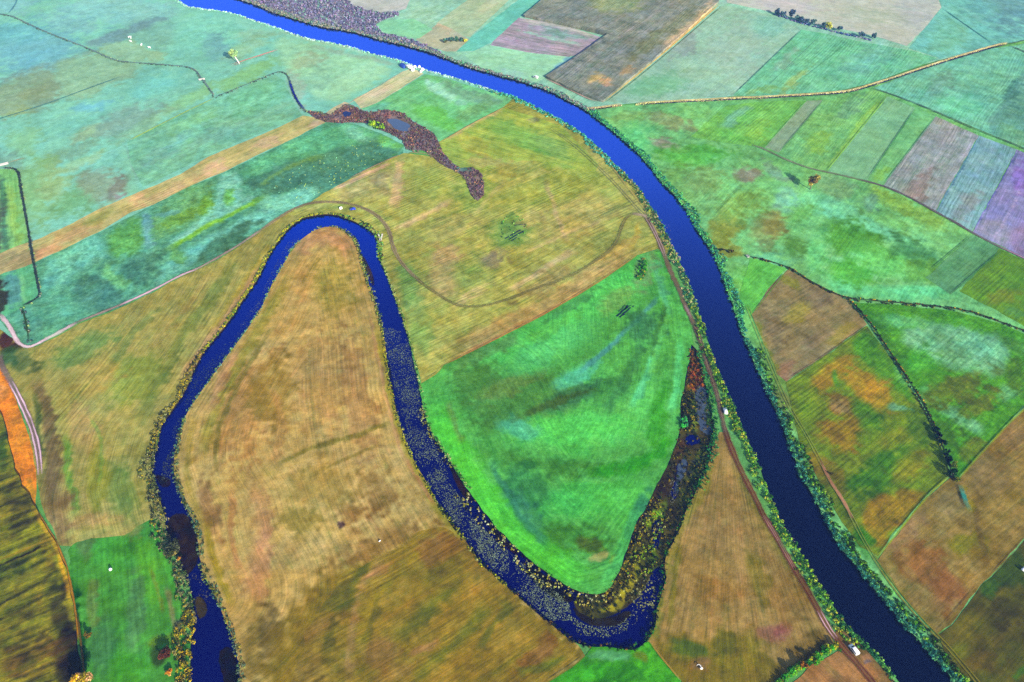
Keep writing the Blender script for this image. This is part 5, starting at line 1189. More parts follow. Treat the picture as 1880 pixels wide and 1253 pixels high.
pr += band(OXB[:40], -1, .9, .7, .8, (.3, .9), (.5, .9), [((110, 160, 140), 3), ((140, 170, 60), 2), ((60, 100, 100), 2)], 16, .22, lambda x, y: (y <= 775) & (y > 440), gap=.2)
pr += band(OXB[36:64], -1, .6, 1.0, .9, (.4, 1.2), (.4, .9), [((176, 180, 30), 3), ((130, 150, 60), 2), ((50, 76, 40), 2.5), ((180, 190, 120), 1)], 16, .22, None, gap=.2)
pr += band(OXB[34:46], -1, 1.6, 1.0, .7, (.5, 1.4), (.5, 1.0), [((150, 170, 110), 2), ((60, 90, 60), 3), ((120, 130, 50), 1)], 16, .22, None, gap=.25)
pr += band(OXB[57:74], -1, 1.0, .5, .9, (.4, 1.2), (.5, .9), [((40, 56, 26), 3), ((70, 90, 40), 2), ((120, 100, 40), 1), ((24, 34, 18), 2)], 16, .22, None, gap=.2)
pr += band(OXB[72:91], -1, 1.8, .6, .8, (.4, 1.3), (.5, 1.0), [((50, 120, 60), 3), ((40, 70, 40), 2), ((90, 110, 40), 1.5), ((24, 40, 24), 2)], 16, .22, None, gap=.15)
pr += band(OXB[86:], -1, 1.0, 2.6, .8, (.5, 1.4), (.5, 1.0), [((50, 140, 90), 3), ((90, 160, 70), 1.5), ((30, 80, 60), 2)], 16, .22, None, gap=.15)
veg('shore_reeds', pr, 'dark green reeds along the inner shore of the narrow old arm', 'reeds')
# marsh plants
pr = patch(MARSH, .22, (.3, 1.1), (.5, 1.0), [((90, 92, 30), 3), ((50, 56, 22), 4), ((120, 110, 30), 1.5), ((40, 70, 36), 2)], 12, .3, WZ + .2, .3, .45)
pr += patch([(1262, 640), (1280, 650), (1296, 700), (1284, 716), (1264, 712)], .5, (.5, 1.3), (.5, 1.0), [((150, 84, 40), 2), ((130, 96, 36), 2), ((70, 62, 30), 3)], 12, .34, WZ + .3, .3)
pr += patch([(1252, 720), (1278, 722), (1280, 790), (1262, 800), (1250, 770)], .45, (.5, 1.5), (.5, 1.1), [((150, 140, 30), 2), ((60, 84, 40), 3), ((30, 44, 26), 3)], 13, .34, WZ + .3, .3)
pr += patch([(1246, 765), (1260, 766), (1262, 785), (1250, 790)], .7, (1, 2), (.8, 1.4), [((70, 190, 90), 3), ((60, 140, 100), 2)], 16, .4, None)
pr += patch([(1180, 940), (1216, 936), (1230, 960), (1200, 1000), (1216, 1040), (1190, 1050), (1160, 1080), (1140, 1090), (1160, 1010)], .4, (.4, 1.2), (.4, .9), [((150, 150, 60), 2), ((120, 160, 40), 2), ((60, 64, 26), 3), ((180, 180, 110), 1)], 11, .3, WZ + .3, .3, .3)
pr += patch([(1286, 820), (1306, 810), (1296, 860), (1270, 915), (1262, 900)], .5, (.4, 1.2), (.5, .9), [((64, 90, 30), 3), ((40, 56, 24), 2), ((110, 120, 30), 1)], 12, .32, WZ + .3, .3)
veg('marsh_plants', pr, 'rusty and olive marsh plants choking the silted end of the old arm', 'marsh plants')
# reed beds
pr = patch(REEDS_M, .3, (.5, 1.3), (.6, 1.2), [((104, 88, 104), 4), ((118, 98, 104), 2), ((88, 78, 100), 2), ((156, 122, 108), .7), ((100, 112, 92), .8)], 12, .42, None, .5, .2, 1.7, lambda x, y: (np.hypot((x - 733) * .93 + (y - 231) * .37, (-(x - 733) * .37 + (y - 231) * .93) * 2) > 23) & (np.hypot(x - 637, (y - 211) * 1.6) > 9) & (np.hypot(x - 850, (y - 313) * 2) > 10))
pr += patch([(672, 226), (700, 226), (712, 240), (690, 240)], .3, (.8, 1.8), (.8, 1.4), [((140, 190, 70), 2), ((60, 110, 70), 2)], 14, .5, None)
d_edge = lambda x, y: segdist(np.stack([x, y], -1), REEDS_M, True)[0] < 5
pr += patch([(p_[0] + (3 if i_ % 2 else -2), p_[1] + (3 if p_[1] > 245 else -2)) for i_, p_ in enumerate(REEDS_M)], .12, (.3, .9), (.5, 1.0), [((120, 110, 116), 3), ((108, 124, 104), 2), ((160, 140, 112), 1)], 10, .4, None, .5, .5, 1.5, d_edge)
veg('reed_bed', pr, 'purple brown reed bed winding round two small ponds in the pasture', 'reed bed')
veg('reed_bed', patch(REEDS_N, .16, (.8, 2.2), (1.0, 1.9), [((132, 130, 168), 4), ((150, 148, 176), 2), ((112, 124, 160), 2), ((130, 168, 170), .8)], 11, .75, None, .5, .1), 'lilac grey reed bed beside the river at the top', 'reed bed')
# reeds on the drains
def dband(line, side, off, wid, h, pal, n=9, size=.55, dn=.9, gap=.1):
    return band(line, side, -off, off + wid, dn, h, (.5, 1.0), pal, n, size, None, None, .4, gap)


pr = dband(DR_NE1, 1, .9, 1.5, (.6, 1.1), [((246, 214, 170), 3), ((236, 226, 160), 2)], 14, .5, 2.2) + dband(DR_NE2, 1, .9, 1.4, (.6, 1.1), [((244, 224, 180), 3), ((226, 230, 150), 3), ((242, 200, 170), 1)], 14, .5, 2.2)
veg('drain_reeds', pr, 'pale yellow reeds in a straight line on the far side of the northeastern drain', 'reeds')
pr = []
for d in (D_E2, D_E3[:9], D_E1):
    pr += dband(d, 1, .5, .8, (.4, 1.0), [((190, 170, 60), 2), ((150, 110, 50), 2), ((60, 90, 50), 2), ((40, 44, 40), 2)], 9, .42) + dband(d, -1, .5, .6, (.4, .9), [((60, 70, 40), 2), ((120, 130, 50), 1), ((50, 100, 80), 1)], 9, .42)
veg('drain_reeds', pr, 'mixed brown and yellow reeds along the winding eastern drain', 'reeds')
pr = []
for d in (D_W1, D_W2, D_W3, D_W4):
    pr += dband(d, 1, .4, .6, (.4, .9), [((130, 150, 130), 2), ((90, 110, 120), 2), ((160, 190, 130), 1)], 8, .5, .6) + dband(d, -1, .4, .6, (.4, .9), [((70, 96, 100), 2), ((110, 140, 130), 2)], 8, .5, .6)
veg('drain_reeds', pr, 'grey green reeds along the thin western drains', 'reeds')
# rough tufts
pr = patch([(1176, 474), (1186, 478), (1189, 494), (1184, 508), (1174, 518), (1168, 514), (1170, 500)], .55, (.6, 1.5), (.6, 1.2), [((60, 150, 30), 3), ((90, 170, 50), 2), ((140, 150, 40), 1), ((40, 100, 40), 2)], 16, .38)
veg('weed_patch', pr, 'leaf shaped clump of tall dark green weeds in the bright green meadow', 'weeds')
pr = patch([(922, 402), (950, 396), (970, 410), (964, 440), (940, 448), (915, 440)], .07, (.2, .5), (.4, .8), [((110, 165, 84), 3), ((84, 140, 70), 2), ((150, 200, 110), 1)], 10, .34, None, .4, .5)
veg('weed_patch', pr, 'green rushes round the wet furrows in the olive meadow', 'rushes')
pr = patch([(470, 352), (560, 300), (690, 252), (730, 272), (640, 325), (560, 372)], .03, (.15, .35), (.3, .7), [((170, 206, 140), 2), ((150, 186, 100), 2), ((130, 200, 170), 1)], 7, .3)
veg('weed_patch', pr, 'scattered pale tufts in the dark wet meadow strip', 'tufts')

# ------------------------------------------------------------------ things
def empty(name, px, label, cat, rz=0.0, group=None, z=None):
    w = un(np.array(px, float))
    o = bpy.data.objects.new(name, None)
    COL.objects.link(o)
    o.location = (w[0], w[1], ZTOP + .05 if z is None else z)
    o.rotation_euler = (0, 0, rz)
    return tag(o, label, cat, group)


def heading(px1, px2):
    a, b = un(np.array(px1, float)), un(np.array(px2, float))
    return math.atan2(b[1] - a[1], b[0] - a[0])


def bobj(name, bm, mat, parent=None, smooth_=False):
    bmesh.ops.recalc_face_normals(bm, faces=bm.faces)
    me = bpy.data.meshes.new(name)
    bm.to_mesh(me)
    bm.free()
    if smooth_:
        for p in me.polygons: p.use_smooth = True
    me.materials.append(mat)
    o = bpy.data.objects.new(name, me)
    COL.objects.link(o)
    o.parent = parent
    return o


def box(bm, c, s, rz=0.0, bev=0.0, taper=1.0):
    v = bmesh.ops.create_cube(bm, size=1)['verts']
    for x in v:
        k = taper if x.co.z > 0 else 1
        p = Vector((x.co.x * s[0] * k, x.co.y * s[1] * k, x.co.z * s[2]))
        p.rotate(Matrix.Rotation(rz, 3, 'Z'))
        x.co = p + Vector(c)
    if bev:
        es = list({e for x in v for e in x.link_edges})
        bmesh.ops.bevel(bm, geom=es, offset=bev, segments=2, affect='EDGES')


def tube(bm, pts, rads, seg=7):
    rings = []
    for i, (p, r) in enumerate(zip(pts, rads)):
        a = Vector(pts[max(0, i - 1)])
        b = Vector(pts[min(len(pts) - 1, i + 1)])
        d = (b - a).normalized()
        q = d.to_track_quat('Z', 'Y')
        rings.append([bm.verts.new(Vector(p) + q @ Vector((math.cos(2 * math.pi * k / seg) * r, math.sin(2 * math.pi * k / seg) * r, 0))) for k in range(seg)])
    for A, B in zip(rings[:-1], rings[1:]):
        for k in range(seg):
            bm.faces.new((A[k], A[(k + 1) % seg], B[(k + 1) % seg], B[k]))
    bm.faces.new(rings[-1])
    bm.faces.new(rings[0][::-1])


def profile(bm, pts, half, roof_in=0.0, zmid=None):
    """side outline (x, z) swept across the width; the top pulled in a little"""
    zmax = max(p[1] for p in pts)
    zm = zmid if zmid is not None else zmax * .55
    def y(z): return half - (roof_in * max(0, z - zm) / (zmax - zm) if zmax > zm else 0)
    A = [bm.verts.new((x, -y(z), z)) for x, z in pts]
    B = [bm.verts.new((x, y(z), z)) for x, z in pts]
    bm.faces.new(A)
    bm.faces.new(B[::-1])
    n = len(pts)
    for i in range(n):
        bm.faces.new((A[i], B[i], B[(i + 1) % n], A[(i + 1) % n]))


def quad(bm, pts):
    bm.faces.new([bm.verts.new(p) for p in pts])


def vehicle(px, ahead, label, cat, name, mat, L_=4.7, W_=1.85, H_=1.85, van=True):
    t = empty(name, px, label, cat, heading(px, ahead))
    hl, hw = L_ / 2, W_ / 2
    bm = bmesh.new()
    if van:
        pts = [(-hl, .35), (hl - .1, .35), (hl, .6), (hl - .1, .95), (hl - .95, 1.1), (hl - 1.75, H_ - .06), (hl - 2.1, H_), (-hl + .2, H_), (-hl, H_ - .25)]
        ws = [(hl - 1.0, 1.14), (hl - 1.72, H_ - .1)]
        sw = (hl - 1.75, -hl + .35)
    else:
        pts = [(-hl, .35), (hl - .1, .35), (hl, .6), (hl - .15, .85), (hl - 1.1, .98), (hl - 1.8, H_ - .05), (hl - 2.2, H_), (-hl + .9, H_ - .03), (-hl + .15, 1.0), (-hl, .8)]
        ws = [(hl - 1.14, 1.0), (hl - 1.76, H_ - .09)]
        sw = (hl - 1.85, -hl + .7)
    profile(bm, pts, hw, .16, .95)
    bmesh.ops.bevel(bm, geom=[e for e in bm.edges if e.calc_length() > .3], offset=.05, segments=2, affect='EDGES')
    bobj('body', bm, mat, t, True)
    bm = bmesh.new()
    (x1, z1), (x2, z2) = ws
    nx, nz = (z2 - z1), (x1 - x2)
    k = .03 / math.hypot(nx, nz)
    a, b = hw - .14, hw - .24
    quad(bm, [(x1 + nx * k, -a, z1 + nz * k), (x1 + nx * k, a, z1 + nz * k), (x2 + nx * k, b, z2 + nz * k), (x2 + nx * k, -b, z2 + nz * k)])
    bobj('windscreen', bm, M_GLASS, t)
    for s in (-1, 1):
        bm = bmesh.new()
        z1, z2 = 1.08, H_ - .22
        def yy(z): return s * (hw - .16 * (z - .95) / (H_ - .95) + .025)
        quad(bm, [(sw[0] + .45, yy(z1), z1), (sw[1], yy(z1), z1), (sw[1] + .15, yy(z2), z2), (sw[0], yy(z2), z2)])
        bobj('side_window', bm, M_GLASS, t)
        bm = bmesh.new()
        box(bm, (hl - .06, s * (hw - .32), .72), (.12, .36, .16), 0, .02)
        bobj('headlight', bm, M_LAMP, t)
        for x in (hl - .85, -hl + .85):
            bm = bmesh.new()
            m = Matrix.Translation((x, s * (hw - .06), .33)) @ Matrix.Rotation(math.pi / 2, 4, 'X')
            bmesh.ops.create_cone(bm, segments=16, radius1=.33, radius2=.33, depth=.22, cap_ends=True, matrix=m)
            bobj('wheel', bm, M_TYRE, t)
    return t


vehicle((1566, 1196), (1556, 1183), 'white van parked by the scrub at the lower right end of the riverside track', 'van', 'parked_van', M_WHITE)
vehicle((1331, 758), (1328, 747), 'white car parked between track and scrub near the silted marsh', 'car', 'parked_car', M_WHITE, 4.2, 1.75, 1.5, False)
vehicle((648, 387), (640, 388), 'small blue car parked by the track above the bend of the old arm', 'car', 'parked_car', M_BLUE, 3.9, 1.75, 1.5, False)
vehicle((983, 145), (976, 143), 'white van parked on the north bank beside the tall crop field', 'van', 'parked_van', M_WHITE, 5.0, 2.0, 2.1, True)
# trailer tail board beside the van
t = empty('folding_table', (1574, 1201), 'small white folding table standing behind the white van', 'table', .6)
bm = bmesh.new(); box(bm, (0, 0, .72), (1.1, .7, .05), 0, .01); bobj('table_top', bm, M_WHITE, t)
for sx in (-1, 1):
    for sy in (-1, 1):
        bm = bmesh.new(); box(bm, (sx * .45, sy * .28, .345), (.05, .05, .69)); bobj('leg', bm, M_CONC, t)


def tent(px, label, mat, l, w, h, rz, name='tent', cat='tent', group=None):
    t = empty(name, px, label, cat, rz, group)
    bm = bmesh.new()
    n = 9
    rows = []
    for i in range(n):
        x = -l / 2 + l * i / (n - 1)
        k = 1 - .18 * abs(i / (n - 1) * 2 - 1) ** 3
        rows.append([bm.verts.new((x, math.cos(a) * w / 2 * k, math.sin(a) ** .8 * h * k)) for a in np.linspace(0, math.pi, 9)])
    for A, B in zip(rows[:-1], rows[1:]):
        for k in range(8):
            bm.faces.new((A[k], A[k + 1], B[k + 1], B[k]))
    bm.faces.new(rows[0]); bm.faces.new(rows[-1][::-1])
    bobj('canopy', bm, mat, t, True)
    bm = bmesh.new()
    quad(bm, [(l / 2 + .03, -w * .14, .05), (l / 2 + .03, w * .14, .05), (l / 2 + .03, w * .1, h * .6), (l / 2 + .03, -w * .1, h * .6)])
    bobj('door_flap', bm, M_GLASS, t)
    return t


g = 'white tents of the riverside camp'
tent((741, 124), 'dark blue tent at the left end of the riverside camp', M_NAVY, 7.5, 5.0, 2.6, heading((736, 121), (746, 127)))
tent((758, 131), 'low white tent just below the caravan at the riverside camp', M_CANVAS, 3.4, 2.6, 2.0, heading((756, 132), (761, 128)), group=g)
tent((762, 125), 'tiny white tent nearest the water at the riverside camp', M_CANVAS, 2.4, 2.0, 1.7, heading((758, 124), (766, 126)), group=g)
tent((776, 130), 'white tent at the right end of the riverside camp by the water', M_CANVAS, 3.2, 2.4, 1.9, heading((772, 129), (780, 132)), group=g)
tent((773, 134), 'pale tent at the right end of the camp on the straw strip', M_CANVAS, 2.6, 2.0, 1.7, heading((772, 136), (775, 132)), group=g)
tent((770, 126), 'slim white shelter among the grass by the water at the camp', M_CANVAS, 2.0, 2.2, 2.2, heading((769, 127), (771, 124)), group=g)
tent((626, 385), 'little white shelter on the bank above the bend of the old arm', M_CANVAS, 1.9, 1.6, 1.5, .4)
t = empty('caravan', (751, 127), 'large white caravan in the middle of the riverside camp', 'caravan', heading((746, 126), (756, 130)))
bm = bmesh.new(); box(bm, (0, 0, 1.75), (8.0, 3.0, 2.5), 0, .35); bobj('body', bm, M_WHITE, t, True)
bm = bmesh.new(); box(bm, (.5, 0, 3.14), (1.2, .9, .25), 0, .05); bobj('roof_hatch', bm, M_WHITE, t)
for x in (-2.2, .2, 2.5):
    bm = bmesh.new(); quad(bm, [(x - .6, -1.53, 1.6), (x + .6, -1.53, 1.6), (x + .6, -1.53, 2.4), (x - .6, -1.53, 2.4)]); bobj('window', bm, M_GLASS, t)
for s in (-1, 1):
    bm = bmesh.new()
    bmesh.ops.create_cone(bm, segments=16, radius1=.38, radius2=.38, depth=.25, cap_ends=True, matrix=Matrix.Translation((.2, s * 1.38, .38)) @ Matrix.Rotation(math.pi / 2, 4, 'X'))
    bobj('wheel', bm, M_TYRE, t)
bm = bmesh.new(); tube(bm, [(3.9, 0, .6), (5.2, 0, .5)], [.07, .06]); bobj('tow_bar', bm, M_CONC, t)

# jetty: two plank walks meeting in a V
t = empty('jetty', (699, 445), 'pale wooden jetty with two plank walks meeting in a V at the old arm', 'jetty', 0, z=WZ)
for end in ((695, 432), (702.5, 432)):
    a, b = un(np.array((699.0, 445.0))), un(np.array(end, float))
    d = b - a
    ln, an = float(np.linalg.norm(d)), math.atan2(d[1], d[0])
    bm = bmesh.new()
    for i in range(int(ln / .3)):
        q = d / ln * (i * .3 + .15)
        box(bm, (q[0], q[1], 1.62), (.27, 1.0, .06), an)
    bobj('walkway', bm, M_WOOD, t)
    for f_ in (.2, .6, .95):
        bm = bmesh.new(); tube(bm, [(d[0] * f_, d[1] * f_, -.4), (d[0] * f_, d[1] * f_, 1.58)], [.1, .1]); bobj('post', bm, M_WOOD, t)


def cow(px, rz, label):
    """one continuous skinned body"""
    J = [((0, 0, 1.05), .36), ((.55, 0, 1.1), .34), ((-.55, 0, 1.12), .33), ((.95, 0, 1.25), .22), ((1.3, 0, 1.15), .17), ((1.58, 0, .98), .1),
         ((.6, .2, .6), .12), ((.6, .22, .06), .07), ((.6, -.2, .6), .12), ((.6, -.22, .06), .07), ((-.6, .2, .65), .14), ((-.68, .22, .32), .08), ((-.62, .22, .06), .07), ((-.6, -.2, .65), .14), ((-.68, -.22, .32), .08), ((-.62, -.22, .06), .07),
         ((1.2, .25, 1.25), .05), ((1.2, -.25, 1.25), .05), ((-.9, 0, 1.1), .05), ((-1.0, 0, .6), .03)]
    Ed = [(0, 1), (0, 2), (1, 3), (3, 4), (4, 5), (1, 6), (6, 7), (1, 8), (8, 9), (2, 10), (10, 11), (11, 12), (2, 13), (13, 14), (14, 15), (4, 16), (4, 17), (2, 18), (18, 19)]
    me = bpy.data.meshes.new('cow')
    me.from_pydata([j[0] for j in J], Ed, [])
    o = bpy.data.objects.new('cow', me)
    COL.objects.link(o)
    m = o.modifiers.new('skin', 'SKIN')
    for i, sv in enumerate(me.skin_vertices[0].data if me.skin_vertices else []):
        sv.radius = (J[i][1], J[i][1])
    if not me.skin_vertices:
        bm = bmesh.new(); bm.from_mesh(me)
        ly = bm.verts.layers.skin.verify()
        bm.verts.ensure_lookup_table()
        for i, v in enumerate(bm.verts):
            v[ly].radius = (J[i][1], J[i][1])
            v[ly].use_root = i == 0
        bm.to_mesh(me); bm.free()
    o.modifiers.new('sub', 'SUBSURF').render_levels = 1
    me.materials.append(M_HIDE)
    w = un(np.array(px, float))
    o.location = (w[0], w[1], ZTOP + .02)
    o.rotation_euler = (0, 0, rz)
    o.scale = (1.35, 1.35, 1.3)
    tag(o, label, 'cow', 'white cattle in the hazy pasture')


cow((238.3, 71.5), .3, 'white cow, upper left of the close pair in the hazy pasture')
cow((241, 72.5), 1.9, 'white cow, right of the close pair in the hazy pasture')
cow((241, 79), 2.7, 'white cow alone just below the close pair')
cow((260.4, 85.6), 1.4, 'white cow seen end on midway along the row')
cow((275.4, 90.6), 2.9, 'white cow farthest right in the hazy pasture')


def bale(px, r, l, rz, label):
    t = empty('wrapped_bale', px, label, 'bale', rz)
    bm = bmesh.new()
    bmesh.ops.create_cone(bm, segments=24, radius1=r, radius2=r, depth=l, cap_ends=True, matrix=Matrix.Translation((0, 0, r)) @ Matrix.Rotation(math.pi / 2, 4, 'X'))
    bmesh.ops.bevel(bm, geom=[e for e in bm.edges if len(e.link_faces) == 2 and e.calc_face_angle() > 1], offset=.12, segments=3, affect='EDGES')
    bobj('wrapping', bm, M_WRAP, t, True)


bale((204.5, 1048.5), .62, 1.1, .8, 'white wrapped bale alone in the green meadow at lower left')
bale((1876, 1049), .62, 1.2, .9, 'white wrapped bale at the right edge of the frame')
bale((1879, 1046), .5, .9, 1.2, 'smaller white wrapped bale touching the right edge of the frame')
t = empty('feed_sack', (697.5, 995.5), 'white feed sack lying in the brown hay field', 'sack', .8)
bm = bmesh.new(); box(bm, (0, 0, .2), (1.1, .5, .4), 0, .15); bobj('sack_body', bm, M_CANVAS, t, True)
# dead branch
t = empty('dead_branch', (1287, 1229), 'bleached curved dead branch with a thick stump end in the grass', 'branch')
a = un(np.array([(1287, 1229), (1285.5, 1225.5), (1283, 1223), (1280, 1223), (1278, 1225)], float)); a = a - a[0]
bm = bmesh.new(); tube(bm, [(p[0], p[1], .35 + .25 * math.sin(i * .8)) for i, p in enumerate(a)], [.26, .2, .17, .13, .07]); bobj('branch', bm, M_BIRCH, t, True)
bm = bmesh.new(); bmesh.ops.create_icosphere(bm, subdivisions=2, radius=.6)
for v in bm.verts: v.co = v.co * (1 + .25 * math.sin(v.co.x * 7 + v.co.y * 5)) ; v.co.z = v.co.z * .7 + .35
bobj('stump', bm, M_BIRCH, t, True)


def culvert(px, rz, l, label, w=1.6):
    t = empty('culvert', px, label, 'culvert', rz)
    bm = bmesh.new(); box(bm, (0, 0, .25), (l, w, .5), 0, .06); bobj('slab', bm, M_CONC, t)
    for s in (-1, 1):
        bm = bmesh.new(); box(bm, (0, s * (w / 2 - .12), .7), (l + .4, .22, .4), 0, .03); bobj('parapet', bm, M_CONC, t)


culvert((8, 304), heading((0, 306), (20, 301)), 6, 'white concrete culvert at the left edge where the drain starts', 2)
culvert((1372, 473), heading((1368, 470), (1376, 478)), 2.2, 'small pale culvert head at the start of the winding eastern drain')
culvert((371, 148), heading((366, 149), (378, 147)), 5, 'pale culvert crossing the short straight drain in the hazy pasture', 1.6)


# ------------------------------------------------------------------ trees and bushes
def tree(name, px, h, cr, pal, label, cat='tree', group=None, n=900, size=.42, lean=(0, 0), bark=None, trunk_r=None, cz=.62, ch=.45, lobes=9, limbs=6, gain=1.35):
    w = un(np.array(px, float))
    t = empty(name, px, label, cat, 0, group)
    tr = trunk_r or h * .028
    rnd = random.Random(int(px[0] * 7 + px[1]))
    bm = bmesh.new()
    tip = (lean[0] * h, lean[1] * h, h * cz)
    tube(bm, [(0, 0, -.2), (tip[0] * .3, tip[1] * .3, h * .25), (tip[0] * .7, tip[1] * .7, h * .45), tip], [tr * 1.3, tr, tr * .75, tr * .45])
    lob = []
    for i in range(lobes):
        a = rnd.uniform(0, 6.283)
        q = math.sqrt(rnd.random()) * cr * .75
        lob.append((tip[0] + math.cos(a) * q, tip[1] + math.sin(a) * q, h * cz + rnd.uniform(-.5, .75) * h * ch * .75))
    for i in range(limbs):
        s = rnd.uniform(.5, .95)
        st = (tip[0] * s, tip[1] * s, h * cz * s)
        e = lob[i % lobes]
        tube(bm, [st, tuple((st[k] + e[k]) / 2 + (h * .03 if k == 2 else 0) for k in range(3)), e], [tr * .4, tr * .28, tr * .12], 5)
    bobj('trunk', bm, bark or M_BARK, t, True)
    V, T, C, nv = [], [], [], 0
    for l in lob:
        r = cr * rnd.uniform(.32, .6)
        m = int(n / lobes)
        c0 = np.array(rnd.choices([p[0] for p in pal], [p[1] for p in pal])[0], float)
        d = vr.normal(0, 1, (m, 3)); d /= np.linalg.norm(d, axis=1)[:, None]
        pos = np.array(l) + d * (r * vr.uniform(.25, 1.08, (m, 1)) ** .7) * np.array([1, 1, .85])
        nn = d + vr.normal(0, .6, (m, 3)); nn /= np.linalg.norm(nn, axis=1)[:, None]
        tt = np.cross(nn, vr.normal(0, 1, (m, 3))); tt /= np.linalg.norm(tt, axis=1)[:, None]
        bb = np.cross(nn, tt)
        s = size * vr.uniform(.6, 1.3, (m, 1))
        V.append(np.stack([pos - tt * s - bb * s * .6, pos + tt * s - bb * s * .6, pos + bb * s], 1).reshape(-1, 3))
        T.append(np.arange(m * 3).reshape(-1, 3) + nv); nv += m * 3
        C.append(np.repeat(albedo(c0 * vr.uniform(.7, 1.2, (m, 1)), np.tile(w, (m, 1)), gain), 3, 0))
    mesh_np('crown', np.vstack(V), np.vstack(T), M_LEAF, {'Col': ('FLOAT_COLOR', np.vstack(C))}, t)
    return t


tree('autumn_tree', (1487, 349), 12.5, 4.2, [((170, 160, 96), 3), ((160, 138, 104), 2), ((140, 152, 108), 1)], 'lone rusty yellow tree casting a long shadow in the eastern pasture', n=1300, cz=.55, ch=.5)
tree('birch', (440, 119), 13, 4.0, [((180, 208, 146), 3), ((160, 204, 156), 2)], 'leaning white trunked birch at the end of the pink track in the hazy pasture', lean=(-.28, .05), bark=M_BIRCH, trunk_r=.38, n=700, size=.6, cz=.7, ch=.35)
tree('yellow_tree', (158, 1266), 9.5, 4.0, [((240, 190, 60), 3), ((226, 206, 70), 2), ((230, 176, 130), 1.4), ((150, 140, 30), 1)], 'bright yellow tree cut off by the bottom edge at lower left', n=1600, size=.4, cz=.55, ch=.5, lobes=12)
tree('small_tree', (164, 1170), 3.0, 1.5, [((130, 110, 40), 2), ((90, 110, 40), 2), ((60, 50, 30), 1)], 'small dark olive bush alone at the edge of the lower left meadow', 'bush', n=420, size=.26, cz=.5, ch=.5)
tree('willow', (320, 1016), 4.5, 4.2, [((120, 130, 104), 3), ((60, 74, 64), 2), ((150, 140, 90), 1)], 'rounded grey green willow bulging from the west shore into the weedy water', n=1700, size=.34, cz=.5, ch=.6, lobes=16)
tree('orange_bush', (331, 1030), 1.8, .8, [((200, 144, 60), 3), ((190, 130, 60), 1)], 'small orange bush leaning over the weedy water below the willow', 'bush', n=420, size=.26, cz=.5, ch=.5)
tree('red_bush', (304, 1206), 4.2, 2.6, [((104, 66, 62), 3), ((120, 84, 70), 2), ((76, 56, 50), 1)], 'dark red bush beside the reeds at the bottom left', 'bush', n=1100, size=.32, cz=.5, ch=.55, lobes=12)
tree('orange_bush', (312, 1238), 1.8, 1.4, [((236, 150, 40), 3), ((250, 200, 120), 1), ((190, 140, 30), 1)], 'low bright orange bush just below the dark red bush', 'bush', n=420, size=.26, cz=.45, ch=.5)
for k, (px, h, cr, pal, lab) in enumerate([
    ((1426, 29), 7, 3.4, 0, 'blue green tree at the left end of the distant tree row'), ((1436, 33), 6.5, 3.4, 0, 'second tree from the left end of the distant tree row'), ((1452, 35), 9.5, 3.2, 0, 'tallest tree of the distant row, pointed above its neighbours'), ((1462, 40), 7, 3.6, 0, 'broad dark tree right of the tallest in the distant row'), ((1472, 43), 6.5, 3.6, 0, 'dense dark tree in the middle of the distant row'), ((1480, 45), 5.5, 2.6, 0, 'smaller tree ending the dense left half of the distant row'),
    ((1492, 46), 5.0, 3.0, 0, 'separate low tree left of the gap in the distant row'), ((1513, 53), 6, 3.0, 0, 'dark tree touching the yellow one in the distant row'), ((1521, 55), 6.5, 3.2, 1, 'round yellow tree in the distant tree row'), ((1540, 59), 5, 2.8, 0, 'dark tree just right of the yellow one in the distant row'), ((1581, 70), 5.5, 3.2, 0, 'dark tree beyond the pale reeds in the distant row'), ((1603, 72), 6, 2.6, 0, 'last tree at the right end of the distant tree row')]):
    tree('field_tree', px, h, cr, [[((84, 118, 150), 3), ((96, 138, 150), 2), ((76, 104, 144), 2)], [((216, 220, 120), 3), ((190, 200, 110), 1)]][pal], lab, 'tree', 'trees in the distant row between the pale field and the green parcels', n=420, size=.6, cz=.5, ch=.55, limbs=4)
veg('drain_reeds', band([(1420, 28), (1470, 44), (1530, 60), (1600, 76)], 1, 1.2, 1.2, .6, (.8, 1.8), (.8, 1.6), [((70, 110, 170), 3), ((150, 150, 190), 2), ((120, 130, 180), 1)], 9, .6, None, None, .3, .1), 'lilac and blue undergrowth below the distant tree row', 'reeds')
for k, (px, h, cr, lab) in enumerate([((819, 80), 4.5, 2.6, 'leftmost dark bush of the clump on the tan patch'), ((829, 78), 5, 3.0, 'taller dark bush of the clump on the tan patch'), ((840, 77), 4, 2.8, 'teal bush in the middle of the clump on the tan patch'), ((850, 78), 3.4, 2.4, 'bush second from the right of the clump on the tan patch')]):
    tree('bush', px, h, cr, [((90, 140, 130), 3), ((110, 120, 100), 2), ((70, 110, 130), 2)], lab, 'bush', 'bushes of the clump north of the river', n=300, size=.6, cz=.5, ch=.55, limbs=4)
tree('yellow_bush', (854, 78), 3, 1.8, [((220, 220, 90), 3)], 'small yellow bush at the right of the clump on the tan patch', 'bush', n=200, size=.55, cz=.5, ch=.5, limbs=3)
tree('yellow_bush', (684, 233), 4, 3.0, [((180, 214, 70), 3), ((120, 180, 90), 2)], 'bright yellow green bush on the lower edge of the purple reed bed', 'bush', n=420, size=.5, cz=.5, ch=.55)
